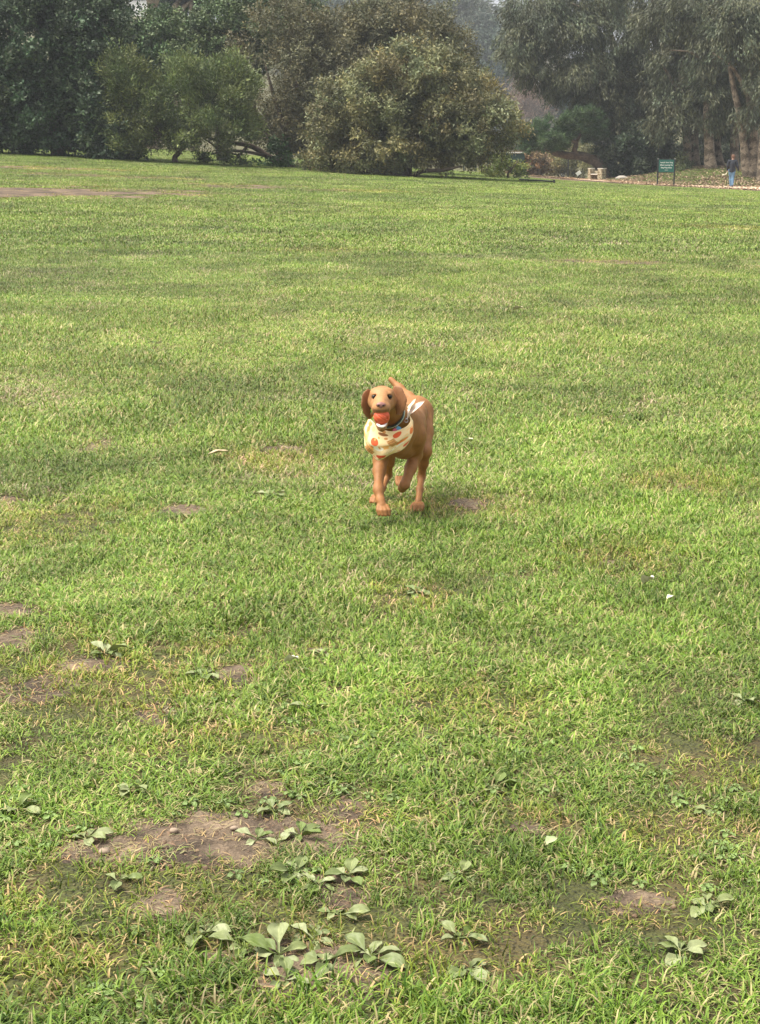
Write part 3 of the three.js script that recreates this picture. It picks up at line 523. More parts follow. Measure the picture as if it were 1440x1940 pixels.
gum('gum tree directly behind the walker in the dark jacket', 22.404, -99, [{ p: [[22.488, 0.653, -99], [22.4, 3.578, -99], [22.429, 7.416, -99], [21.999, 12.426, -99]], r: [.3, .25, .2, .08] }], [[22.597, 6.098, -98, 1.324, 1.937, 1.7], [22.215, 9.27, -98.5, 1.497, 1.947, 1.8]], 27);
gum('twin-stemmed gum tree with peeling bark right of the walker', 21.784, -92, [{ p: [[21.763, 0.264, -92], [21.486, 1.933, -92], [21.063, 4.037, -92], [20.414, 6.415, -92], [19.986, 8.764, -92]], r: [.36, .27, .2, .14, .06] }, { p: [[21.954, 0.203, -92], [21.966, 2.235, -92], [21.615, 5.229, -92], [21.97, 8.764, -92], [22.076, 12.235, -92]], r: [.4, .32, .26, .18, .08] }, { p: [[21.709, 4.634, -92], [20.329, 6.654, -91], [18.967, 7.495, -90.5]], r: [.13, .1, .03] }, { p: [[21.812, 6.119, -92], [21.997, 6.654, -91], [21.124, 7.175, -90]], r: [.1, .07, .03] }],
  [[21.011, 8.647, -90.5, 1.375, 1.64, 1.6], [22.151, 9.262, -91, 1.537, 2.098, 2], [20.177, 9.55, -91, 1.229, 1.499, 1.6], [21.648, 4.748, -91, 0.861, 0.899, 1.2]], 28, 7);
gum('gum tree cut by the right edge of the photograph', 22.131, -90, [{ p: [[22.053, 0.293, -90], [22.106, 3.104, -90], [21.769, 6.887, -90], [21.909, 11.723, -90]], r: [.36, .3, .24, .1] }], [[22.364, 6.858, -89.5, 1.209, 2.359, 1.8], [21.486, 6.571, -89.5, 0.786, 0.884, 1.1]], 29);

tree('windswept_pine', 'windswept dark pine with a bent trunk leaning left over the path', 14.465, -101, { kind: 'needle',
  stems: [{ p: [[14.647, 0.233, -101], [14.347, 1.034, -101], [13.785, 1.534, -101], [12.933, 1.766, -100.8], [12.056, 1.832, -100.6], [11.363, 1.93, -100.5], [10.907, 2.095, -100.4], [10.154, 2.457, -100.4]], r: [.5, .42, .34, .28, .24, .2, .12, .05] },
    { p: [[12.798, 1.733, -100.8], [12.523, 2.129, -100.6], [12.577, 2.624, -100.6], [12.108, 2.753, -100.4], [11.653, 2.883, -100.3], [10.972, 3.113, -100.3]], r: [.2, .17, .15, .12, .09, .03] }, { p: [[12.577, 2.624, -100.6], [13.078, 3.453, -101], [13.299, 4.013, -101]], r: [.12, .08, .03] }],
  lobes: [[9.887, 2.689, -100.5, 0.95, 0.662, 1.1], [11.093, 3.214, -100.5, 1.358, 0.795, 1.5], [12.469, 3.68, -100.8, 1.157, 0.73, 1.4], [13.297, 4.078, -101, 0.955, 0.599, 1.1], [10.76, 2.556, -100.4, 1.288, 0.397, 1.2], [9.408, 2.952, -100.5, 0.543, 0.463, 0.8], [13.643, 3.427, -101.4, 0.89, 0.668, 1.1], [9.828, 3.614, -100.8, 0.409, 0.332, 0.5]],
  look: { color: [.05, .095, .04], density: 26, seed: 31, gap: .4, vary: .3, clump: .26, up: .9, scale: 1.1, rough: .6 } });
const shrub = (label, x, z, kind, lobes, color, seed, density = 12, more = {}) => tree('bush', label, x, z, { r0: .06, fork: .2, kind, lobes, category: 'bush', look: { color, density, seed, clump: .35, gap: .38, floor: .05, ...more } });
shrub('dark evergreen bush beside the stone barbecue', 15.771, -101.5, 'broad', [[15.586, 1.967, -101.5, 1.234, 1.404, 1.4], [16.683, 2.304, -102, 1.033, 1.613, 1.4], [16.103, 1.033, -101.3, 1.368, 0.601, 1]], [.03, .05, .026], 41);
shrub('dark evergreen bush behind the green sign', 17.74, -101, 'broad', [[17.718, 2.131, -101, 1.16, 1.53, 1.4], [18.525, 1.468, -100.6, 0.951, 0.928, 1.1], [17.319, 1.035, -100.8, 1.021, 0.531, 0.9]], [.034, .054, .028], 42);
shrub('small light green bush at the foot of the bank near the sign', 18.802, -98, 'olive', [[18.826, 1.051, -98, 0.463, 0.517, 0.6]], [.075, .1, .04], 43);
shrub('ochre and russet bush at the far left end of the path', 12.23, -124, 'broad', [[12.151, 1.396, -124, 1.173, 0.817, 1.4], [11.316, 1.233, -124, 0.838, 0.654, 1]], [.15, .105, .055], 44);
shrub('yellow-green bush behind the thin black pole', 14.786, -128, 'olive', [[14.699, 1.642, -128, 1.124, 1.096, 1.5], [13.953, 1.14, -127, 0.944, 0.669, 1.1]], [.15, .14, .055], 45);
shrub('dull green bush under the arch of the pine', 16.173, -126, 'olive', [[16.177, 1.434, -126, 1.106, 0.996, 1.5], [16.694, 1.439, -122, 0.906, 0.964, 1.3]], [.1, .11, .045], 46);
shrub('sunlit yellow-green bush at the right foot of the big olive shrub', 6.366, -76, 'olive', [[6.297, 1.174, -76, 0.719, 0.401, 0.8], [5.528, 1.074, -76, 0.616, 0.3, 0.7]], [.13, .17, .05], 47);
shrub('low ivy bush at the foot of the leaning trunks', -4.896, -73.2, 'broad', [[-4.882, 1.624, -73, 0.394, 0.529, 0.5]], [.03, .075, .02], 48);
shrub('grassy green tuft bush under the willow limbs', -6.472, -71.5, 'olive', [[-6.478, 1.341, -71.5, 0.531, 0.141, 0.4], [-7.4, 1.482, -71.8, 0.97, 0.095, 0.5]], [.06, .09, .03], 49, 12, { floor: .02 });

shrub('dark bush closing the view behind the bright gum trunk', 24.711, -118, 'broad', [[23.885, 2.22, -118, 1.594, 1.555, 2], [25.468, 2.414, -118, 1.435, 1.633, 2]], [.03, .045, .025], 63, 8);
shrub('dark bush closing the view behind the gum at the right edge', 27.231, -116, 'broad', [[26.611, 2.21, -116, 1.41, 1.528, 2], [27.933, 2.205, -115, 1.554, 1.667, 2]], [.03, .045, .025], 64, 8);
shrub('shaded bush far behind the twiggy willow', -3.986, -118, 'broad', [[-4.772, 2.801, -118, 1.993, 1.322, 2.4], [-1.59, 2.994, -118, 1.993, 1.477, 2.4]], [.04, .055, .03], 65, 6);
shrub('shaded bush far behind the dark corner tree', -21.942, -116, 'broad', [[-25.74, 3.917, -116, 3.134, 1.681, 2.8], [-20.288, 3.728, -116, 3.134, 1.681, 2.8]], [.04, .055, .03], 66, 6);
// hazy trees on the hillside
const hill = (name, label, x, z, kind, lobes, color, seed, density = 2.2, scale = 2.4, more = {}) => tree(name, label, x, z, { r0: .4, kind, lobes, fork: .55, group: 'hazy trees on the hillside', look: { color, density: density * .6, seed, scale: scale * 1.35, clump: 1.4, gap: .42, vary: .25, ...more } });
hill('hillside_tree', 'tall hazy gum tree at the left of the gap in the trees', 17.226, -300, 'hang', [[15.896, 26.86, -300, 4.559, 4.15, 5.6], [19.425, 23.53, -300, 4.255, 3.953, 5.6], [12.939, 28.846, -301, 3.558, 3.47, 4.9], [17.931, 19.164, -299, 3.635, 3.152, 4.9]], [.06, .08, .055], 51, 2, 2.4, { droop: .5 });
hill('hillside_tree', 'hazy round-topped tree in the middle of the gap', 22.685, -292, 'broad', [[20.861, 22.016, -292, 3.945, 4.617, 5.6], [22.801, 17.762, -291, 2.948, 3.834, 4.2], [24.313, 23.484, -293, 2.969, 3.475, 4.2]], [.045, .07, .05], 52);
hill('hillside_tree', 'dark hazy conifer low in the left half of the gap', 19.912, -262, 'needle', [[18.853, 11.936, -262, 2.655, 3.884, 4.2], [20.16, 8.089, -261, 3.967, 3.439, 4.9], [21.905, 12.781, -262, 1.593, 3.452, 2.8]], [.022, .045, .04], 53, 4, 2.6, { up: .9 });
hill('hillside_tree', 'hazy dark pine low in the right half of the gap', 30.065, -258, 'needle', [[29.436, 8.853, -258, 3.66, 3.399, 4.9], [32.821, 7.153, -257, 3.472, 3.81, 4.9], [27.573, 5.461, -256, 3.458, 2.53, 4.2]], [.025, .048, .04], 54, 4, 2.6, { up: .9 });
hill('hillside_tree', 'bare brown hazy tree in the centre of the gap', 23.222, -250, 'twig', [[22.582, 11.866, -250, 2.026, 4.529, 3.4], [23.927, 7.816, -250, 2.364, 3.294, 3.6]], [.15, .11, .09], 55, 2.2, 2, { up: 1.6, rough: .8 });
hill('hillside_tree', 'low hazy tree closing the bottom of the gap', 21.28, -225, 'olive', [[20.1, 3.521, -225, 3.04, 2.223, 4.2], [23.91, 2.783, -225, 3.04, 1.779, 4.2], [27.695, 3.152, -225, 3.04, 2.223, 4.2]], [.06, .065, .045], 56, 3, 2);
hill('hillside_tree', 'hazy tree topping the skyline above the tall olive tree', 4.256, -315, 'broad', [[4.162, 31.601, -315, 5.851, 3.632, 5.6], [10.416, 30.113, -315, 5.319, 3.735, 5.6], [-2.081, 31.601, -315, 4.787, 2.905, 5.6]], [.045, .075, .05], 57);
hill('hillside_tree', 'hazy tree on the skyline above the leafy green tree', -15.96, -315, 'broad', [[-18.738, 30.907, -315, 6.383, 3.632, 5.6], [-10.413, 30.61, -315, 5.851, 3.32, 5.6], [-24.971, 31.601, -315, 4.787, 3.113, 5.6]], [.045, .075, .05], 58);
hill('hillside_tree', 'hazy grey-green tree just left of the overhanging gum', 32.156, -340, 'hang', [[30.413, 29.69, -340, 4.134, 2.912, 5.6], [34.728, 24.626, -337, 3.87, 3.774, 5.6]], [.06, .08, .055], 59, 2, 2.4, { droop: .5 });
tree('pale_trunk_gum', 'pale bare gum trunk against the sky at the upper left', -16.418, -112, { kind: 'hang', bark: barkPale, stems: [{ p: [[-16.303, 0.529, -112], [-16.157, 7.101, -112], [-16.159, 10.321, -112], [-16, 11.738, -112], [-16.309, 13.497, -112]], r: [.45, .42, .4, .36, .25] }, { p: [[-16.043, 11.561, -112], [-15.643, 12.443, -112], [-15.486, 13.848, -112]], r: [.24, .2, .14] }],
  lobes: [[-16.015, 14.547, -112, 1.702, 1.107, 1.8]], look: { color: [.06, .08, .05], density: 7, seed: 61, droop: .7, clump: .6 } });
tree('cypress_tree', 'dark cypress with twisted pale limbs behind the leafy green tree', -14.946, -118, { kind: 'needle', bark: barkPale, stems: [{ p: [[-15.259, 0.472, -118], [-14.939, 8.532, -118], [-14.917, 11.909, -118], [-15.133, 12.504, -118], [-14.483, 13.395, -118]], r: [.5, .46, .36, .28, .2] }, { p: [[-14.956, 11.909, -118], [-14.429, 12.579, -118], [-13.554, 13.21, -118]], r: [.22, .17, .1] }, { p: [[-14.221, 0.472, -118], [-13.933, 10.788, -118], [-13.959, 12.653, -118], [-13.85, 13.765, -118]], r: [.24, .2, .16, .14] }],
  lobes: [[-14.74, 12.934, -119, 1.527, 0.706, 1.8], [-13.571, 12.559, -119, 1.045, 1.019, 1.6], [-15.805, 12.822, -119, 0.884, 0.353, 1], [-14.495, 14.613, -119, 2.411, 1.019, 2.4]], look: { color: [.025, .05, .035], density: 12, seed: 62, scale: 1.4, clump: .5, up: .8 } });
console.log('trees');

// ---------------------------------------------------------------- houses on the hill
function house(label, x, z, w, h, d, wallC, roofC, turn, rows, cols, seed) {
  const t = thing('hillside_house', label, 'house', [x, ground(x, z) - .3, z], 'houses on the hillside'); t.rotation.y = turn;
  const wall = std(wallC, .9), glass = std([.03, .04, .05], .15), trim = std([.75, .75, .72], .7);
  part('wall', box(w, h, d, 0, h / 2, 0, .02), wall, t);
  const s = new THREE.Shape(); s.moveTo(-w / 2 - .4, 0); s.lineTo(0, h * .32); s.lineTo(w / 2 + .4, 0); s.closePath();
  part('roof', moved(new THREE.ExtrudeGeometry(s, { depth: d + .7, bevelEnabled: false }), 0, h + .003, -d / 2 - .35), std(roofC, .9), t);
  for (let i = 0; i < cols; i++) for (let j = 0; j < rows; j++) {
    const wx = (i + .5) / cols * w * .86 - w * .43, wy = h * (.25 + .5 * (rows > 1 ? j / (rows - 1) : .5)), f = part('window', box(.95, 1.25, .1, wx, wy, d / 2 + .03, .01), trim, t);
    part('pane', box(.78, 1.06, .04, wx, wy, d / 2 + .075, .004), glass, f); part('mullion', box(.05, 1.06, .03, wx, wy, d / 2 + .1, .004), trim, f);
  }
}
house('cream clapboard house with two windows peeping through the gum leaves', 33.997, -330, 9, 7, 8, [.62, .58, .5], [.16, .15, .16], -.25, 2, 3);
house('pale house half hidden behind the olive tree in the gap', 21.246, -340, 8, 6, 7, [.75, .73, .7], [.22, .2, .2], .3, 2, 2);
house('pinkish house between the hazy trees in the gap', 31.151, -352, 9, 6, 7, [.62, .42, .36], [.3, .2, .17], .1, 2, 3);
house('white house with a dark roof on the skyline at the upper left', -61.88, -400, 10, 3.6, 7, [.85, .83, .8], [.2, .21, .24], -.2, 1, 4);

// ---------------------------------------------------------------- things along the path
{ // the notice board
  const [x, z] = [15.406, -84], t = thing('park_sign', 'green dog park notice on two black posts beside the path', 'sign', [x, ground(x, z), z]); t.rotation.y = -.05;
  const black = std([.02, .022, .022], .5), green = std([.012, .11, .075], .5);
  for (const s of [-1, 1]) { const p = part('post', box(.075, 1.46, .075, s * .445, .68, 0, .008), black, t); part('post_cap', box(.082, .03, .082, s * .445, 1.425, 0, .01), std([.45, .45, .42], .4, { metalness: .6 }), p); }
  const panel = part('panel', box(.81, .66, .03, 0, 1.06, .02, .01), green, t);
  const cv = document.createElement('canvas'); cv.width = 1024; cv.height = 800; const g = cv.getContext('2d');
  g.fillStyle = '#1a6253'; g.fillRect(0, 0, 1024, 800); g.strokeStyle = '#58907f'; g.lineWidth = 8; g.strokeRect(24, 24, 976, 752);
  g.fillStyle = '#f2f3ea'; g.textAlign = 'center'; g.font = 'bold 116px sans-serif';
  g.fillText('Leash Your Dog', 512, 220); g.fillText('When Leaving the', 512, 390, 900); g.fillText('Dog Play Area', 512, 560); g.fillRect(400, 668, 224, 16);
  const tex = new THREE.CanvasTexture(cv); tex.colorSpace = THREE.SRGBColorSpace;
  part('sign_face', moved(new THREE.PlaneGeometry(.79, .64), 0, 1.06, .04), new THREE.MeshStandardMaterial({ map: tex, roughness: .5 }), panel, 'green face lettered Leash Your Dog When Leaving the Dog Play Area');
  part('frame', [box(.84, .03, .045, 0, 1.402, .02), box(.84, .03, .045, 0, .718, .02)], black, t);
}
{ // stone barbecue
  const [x, z] = [13.466, -97], t = thing('stone_barbecue', 'pale stone barbecue of two piers with a shelf between, at the path', 'barbecue', [x, ground(x, z), z]); t.rotation.y = -.55;
  const map = dataTex(256, (u, v) => { const k = tileFbm(u, v, 6, 91), p = smooth(.5, .62, tileFbm(u, v, 9, 12)); return [.7 - .28 * p + (k - .5) * .3, .66 - .3 * p + (k - .5) * .3, .56 - .3 * p + (k - .5) * .3]; }, true, 1.2), bump = dataTex(256, (u, v) => tileFbm(u, v, 7, 12), false, 1.2);
  const stone = new THREE.MeshStandardMaterial({ map, roughness: .95, bumpMap: bump, bumpScale: .03 }), slab = std([.62, .58, .5], .9);
  part('pier', box(.34, .72, .62, .36, .34, 0, .03), stone, t); part('pier', box(.2, .72, .62, -.36, .34, 0, .03), stone, t); part('back_wall', box(.515, .6, .14, -.035, .28, -.22, .02), stone, t);
  part('shelf', box(.515, .06, .45, -.035, .38, .07, .012), slab, t); part('coping', box(.36, .045, .64, .36, .723, 0, .015), slab, t); part('coping', box(.22, .045, .64, -.36, .723, 0, .015), slab, t);
  for (let i = 0; i < 6; i++) part('grate_bar', box(.515, .012, .012, -.035, .43, -.06 + i * .05, .004), std([.03, .03, .03], .5, { metalness: .7 }), t);
}
{ // low black rail
  const t = thing('low_rail', 'long low black rail at the edge of the lawn, ending in a short post', 'rail', [0, 0, 0]);
  const m = std([.025, .025, .025], .6), a = [6.373, -71.2], b = [7.714, -69], at = (s, y) => V(a[0] + (b[0] - a[0]) * s, ground(a[0] + (b[0] - a[0]) * s, a[1] + (b[1] - a[1]) * s) + y, a[1] + (b[1] - a[1]) * s), o = at(1, 0);
  t.position.copy(o);
  part('rail', limb([at(0, .075).sub(o), at(.5, .09).sub(o), at(1, .11).sub(o)], [.035, .035, .035], 8), m, t);
  part('end_post', box(.09, .2, .09, 0, .08, 0, .012), m, t);
  for (const s of [.25, .5, .75]) { const p = at(s, .03).sub(o); part('stub_post', box(.05, .1, .05, p.x, p.y, p.z, .006), m, t); }
}
{ // thin black pole with a ball top
  const [x, z] = [13.505, -112], t = thing('thin_pole', 'thin black pole standing by the path under the pine', 'pole', [x, ground(x, z), z]), m = std([.02, .02, .02], .6);
  part('shaft', limb([V(0, -.1, 0), V(0, .8, 0), V(0, 1.55, 0)], [.06, .05, .045], 10), m, t); part('base', moved(new THREE.CylinderGeometry(.1, .13, .14, 14), 0, .07, 0), m, t);
}
{ // tilted white board
  const [x, z] = [14.527, -112], t = thing('tilted_board', 'small tilted white board on a short leaning stick by the path', 'sign', [x, ground(x, z), z]);
  part('stick', limb([V(0, -.05, 0), V(-.05, .18, 0), V(-.3, .52, 0)], [.025, .022, .018], 6), std([.3, .26, .2], .9), t);
  part('board', moved(new RoundedBoxGeometry(.36, .26, .03, 1, .01), -.27, .4, .03, 0, -.2, .62), std([.8, .79, .76], .8), t);
  part('stump', moved(new THREE.CylinderGeometry(.1, .13, .16, 9), .06, .06, 0), std([.06, .05, .045], .9), t);
}
function boulder(label, x, z, sx, sy, sz, color, seed) {
  const g = mergeVertices(new THREE.IcosahedronGeometry(1, 4).deleteAttribute('normal').deleteAttribute('uv')), p = g.attributes.position;
  for (let i = 0; i < p.count; i++) { const k = .7 + .6 * fbm(p.getX(i) * 1.4 + seed, p.getY(i) * 1.4, 4, p.getZ(i) * 1.4 + 3); p.setXYZ(i, p.getX(i) * k * sx, p.getY(i) * k * sy, p.getZ(i) * k * sz); }
  g.computeVertexNormals(); g.setAttribute('uv', new THREE.Float32BufferAttribute(Array.from({ length: p.count * 2 }, (_, i) => i % 2 ? p.getY(i >> 1) + p.getZ(i >> 1) : p.getX(i >> 1)), 2));
  const m = part(numbered('boulder'), g, std(color, .95, { bumpMap: soilBump, bumpScale: .02 }), scene); m.position.set(x, ground(x, z) + sy * .3, z); m.userData = { label, category: 'rock' };
}
boulder('flat grey boulder lying before the dark bushes', 15.227, -98, .42, .16, .3, [.34, .31, .27], 4);
{ // green screened court wall behind the big shrub
  const [x, z] = [7.755, -112], t = thing('court_wall', 'long dark green wall with a white top rail behind the big shrub', 'wall', [x, ground(x, z), z]);
  const g = std([.02, .05, .045], .8), w = std([.7, .7, .68], .6), len = 5.2, y = 1.62 - ground(x, z) + .1;
  for (let i = 0; i < 6; i++) part('panel', box(len / 6 - .02, .62, .06, (i + .5) * len / 6 - len / 2, y - .05, 0, .01), g, t);
  part('top_rail', box(len, .08, .12, 0, y + .32, 0, .012), w, t);
  for (let i = 0; i < 7; i++) part('post', box(.09, y + .2, .09, i * len / 6 - len / 2, (y + .2) / 2 - .1, -.09, .01), g, t);
}
{ // leaf litter on the bank and round the path
  const g = new THREE.Group(); g.name = 'leaf_litter'; g.userData = { kind: 'stuff', label: 'dry fallen gum leaves littering the bank and path edge' }; scene.add(g);
  const r = rng(404), spots = [], geo = [leafGeo(.2, .07, .5, .3, .2), leafGeo(.17, .08, .8, .1, .3), leafGeo(.24, .05, .4, .5, .1)];
  for (let i = 0; i < 40000; i++) {
    const x = 10 + r() * 26, z = -81 - r() * 24, n = fbm(x * .5, z * .5 + 3, 4), near = 1 - smooth(84.5, 96, -z);
    if (onPath(x, z) > .3 && Math.abs(z + 85.3) < 1.2 && r() < .85) continue; if (z > -84 && r() < .6) continue; if (x < 13 && -z < 92) continue;
    if (r() > .35 + near * .5 + (n - .5)) continue;
    const k = .5 + .8 * r(), w = r(); spots.push([x, ground(x, z) + .03, z, .7 + .6 * r(), r() * 6.28, (.32 + .16 * w) * k, (.23 + .13 * w) * k, (.15 + .1 * w) * k]);
  }
  scatter('litter_leaves', g, geo, std([1, 1, 1], .85), spots);
}

// ---------------------------------------------------------------- people
function hand(m) { // palm and five fingers hanging down from the wrist at the origin; thumb forward
  const B = [[0, 0, 0, .024, 0, -.035, .004, .03], [0, -.035, .004, .03, 0, -.08, .006, .026], [0, -.03, -.022, .018, 0, -.075, -.026, .017], [0, -.03, .026, .018, 0, -.075, .03, .016]];
  for (let f = 0; f < 4; f++) { const zz = -.03 + f * .02, L = [.058, .072, .076, .066][f]; B.push(...chain([0, -.085, zz, .0095], [.006, -.085 - L * .45, zz * 1.05, .009], [.018, -.085 - L * .8, zz * 1.05, .0085], [.03, -.085 - L, zz, .0075])); }
  B.push(...chain([.008, -.025, .03, .012], [.016, -.055, .05, .0105], [.02, -.085, .054, .009]));
  const F = bonesField(B, .008), g = surface(F, [-.05, -.19, -.06], [.07, .04, .09], .004); g.applyMatrix4(m); return g;
}
function person(label, x, z, turn, pose, cloth, extra) {
  const t = thing('person', label, 'person', [x, ground(x, z), z]); t.rotation.y = turn;
  const { hip, kneeL, ankleL, toeL, kneeR, ankleR, toeR, chest, neck, head, shL, elL, wrL, shR, elR, wrR } = pose, J = (p, r) => [...p, r], mix = (a, b, k) => a.map((v, i) => v + (b[i] - v) * k);
  const hL = [hip[0] - .085, hip[1] - .03, hip[2]], hR = [hip[0] + .085, hip[1] - .03, hip[2]];
  const torso = (e) => [[...hip, .135 + e, ...mix(hip, chest, .5), .135 + e], [...mix(hip, chest, .5), .135 + e, ...chest, .145 + e], [shL[0] + .03, shL[1] - .03, shL[2], .08 + e, shR[0] - .03, shR[1] - .03, shR[2], .08 + e], [...chest, .13 + e, ...neck, .06]];
  const leg = (h, k, a, e) => chain(J(h, .098 + e), J(mix(h, k, .5), .085 + e), J(k, .062 + e), J(mix(k, a, .35), .062 + e), J(a, .042 + e));
  const arm = (s, e_, w, e) => chain(J(s, .062 + e), J(mix(s, e_, .5), .055 + e), J(e_, .043 + e), J(mix(e_, w, .35), .042 + e), J(w, .028 + e));
  const headB = [[...head, .092, head[0], head[1] - .05, head[2] - .025, .075], [...neck, .058, head[0], head[1] - .07, head[2] + .01, .056], [head[0] - .085, head[1] - .02, head[2], .016, head[0] - .088, head[1] - .05, head[2], .013], [head[0] + .085, head[1] - .02, head[2], .016, head[0] + .088, head[1] - .05, head[2], .013], [head[0], head[1] - .02, head[2] - .095, .014, head[0], head[1] - .05, head[2] - .108, .017]];
  const bounds = [[-.6, -.02, -.75], [.6, 1.95, .75]], field = bonesField([...torso(0), ...leg(hL, kneeL, ankleL, 0), ...leg(hR, kneeR, ankleR, 0), ...arm(shL, elL, wrL, 0), ...arm(shR, elR, wrR, 0), ...headB, ...chain(J(ankleL, .04), J(toeL, .03)), ...chain(J(ankleR, .04), J(toeR, .03))], .03);
  const hands = [[elL, wrL, 1], [elR, wrR, -1]].map(([e, w, s]) => { const d = V(...w).sub(V(...e)).normalize(), q = new THREE.Quaternion().setFromUnitVectors(V(0, -1, 0), d); return hand(new THREE.Matrix4().compose(V(...w), q.multiply(new THREE.Quaternion().setFromAxisAngle(V(0, 1, 0), Math.PI)), V(s, 1, 1))); });
  part('body', mergeGeometries([surface(field, ...bounds, .016), ...hands]), std([.44, .27, .2], .6), t);
  part('jacket', surface(bonesField([...torso(.018), ...arm(shL, elL, wrL, .016), ...arm(shR, elR, wrR, .016), [hip[0] - .065, hip[1] - .03, hip[2], .135, hip[0] + .065, hip[1] - .03, hip[2], .135]], .035), ...bounds, .016), std(cloth.top, .9), t, cloth.topLabel);
  part('trousers', surface(bonesField([[hL[0], hL[1], hL[2], .115, hR[0], hR[1], hR[2], .115], ...leg(hL, kneeL, ankleL, .012), ...leg(hR, kneeR, ankleR, .012)], .03), ...bounds, .016), std(cloth.legs, .9), t, cloth.legsLabel);
  for (const [a, b] of [[ankleL, toeL], [ankleR, toeR]]) part('shoe', surface(bonesField([[a[0], a[1] - .03, a[2] + .03, .048, ...b, .04], [...a, .046, a[0], a[1] - .03, a[2] + .03, .048]], .02), [Math.min(a[0], b[0]) - .1, -.02, Math.min(a[2], b[2]) - .15], [Math.max(a[0], b[0]) + .1, Math.max(a[1], b[1]) + .12, Math.max(a[2], b[2]) + .15], .009), std(cloth.shoes, .8), t);
  const hf = bonesField([[head[0], head[1] + .02, head[2] + .012, .1, head[0], head[1] - .045, head[2] + .03, .078]], .02);
  part(cloth.hat ? 'hat' : 'hair', surface((a, b, c) => Math.max(hf(a, b, c), (cloth.hat ? head[1] + .01 - b : -(c - head[2] + .02) - (b - head[1]) * 1.2 - .03)), [head[0] - .15, head[1] - .2, head[2] - .16], [head[0] + .15, head[1] + .16, head[2] + .17], .009), std(cloth.hair, .85), t);
  for (const s of [-1, 1]) part('eye', moved(new THREE.SphereGeometry(.012, 10, 8), head[0] + s * .033, head[1] - .005, head[2] - .083), std([.05, .035, .03], .3), t);
  return t;
}
// the walker's own front is -z; he walks away from the camera
person('person in a dark jacket and blue jeans walking away along the path', 19.404, -86, -.12, { hip: [0, .95, 0], kneeL: [-.06, .52, -.06], ankleL: [-.03, .09, .02], toeL: [-.04, .045, -.13], kneeR: [.06, .53, .03], ankleR: [.04, .14, .22], toeR: [.05, .045, .1], chest: [.01, 1.28, 0], neck: [.02, 1.5, -.01], head: [.03, 1.665, -.02], shL: [-.175, 1.42, 0], elL: [-.25, 1.16, .02], wrL: [-.235, .95, -.1], shR: [.2, 1.42, 0], elR: [.275, 1.17, .06], wrR: [.34, .96, .02] },
  { top: [.016, .02, .03], legs: [.1, .19, .3], shoes: [.07, .09, .13], hair: [.15, .08, .048], topLabel: 'dark navy jacket', legsLabel: 'faded blue jeans' });
{
  const [x, z] = [19.404, -86], t = thing('ball_launcher', 'pale curved ball launcher held in the left hand of the walker in the dark jacket', 'dog toy', [x, ground(x, z), z]); t.rotation.y = -.12;
  part('handle', limb([V(-.235, .87, -.12), V(-.27, .78, -.14), V(-.34, .7, -.13), V(-.43, .68, -.12)], [.016, .016, .017, .02], 8), std([.72, .68, .52], .6), t);
  part('cup', moved(new THREE.SphereGeometry(.045, 14, 10, 0, 6.283, 0, 1.9), -.46, .68, -.12, 0, 0, .6), std([.75, .72, .56], .6), t);
}
person('distant person in a white shirt and pale hat beyond the path', 16.409, -140, .1, { hip: [0, .93, 0], kneeL: [-.09, .5, -.05], ankleL: [-.1, .09, 0], toeL: [-.1, .045, -.16], kneeR: [.09, .5, -.02], ankleR: [.1, .09, .05], toeR: [.1, .045, -.1], chest: [0, 1.26, -.02], neck: [0, 1.48, -.04], head: [.01, 1.63, -.07], shL: [-.19, 1.4, -.02], elL: [-.25, 1.13, .02], wrL: [-.22, .92, -.12], shR: [.19, 1.4, -.02], elR: [.25, 1.13, .02], wrR: [.22, .92, -.12] },
  { top: [.72, .74, .76], legs: [.03, .03, .035], shoes: [.05, .05, .05], hair: [.75, .7, .62], hat: true, topLabel: 'white shirt', legsLabel: 'black trousers' });
console.log('people');

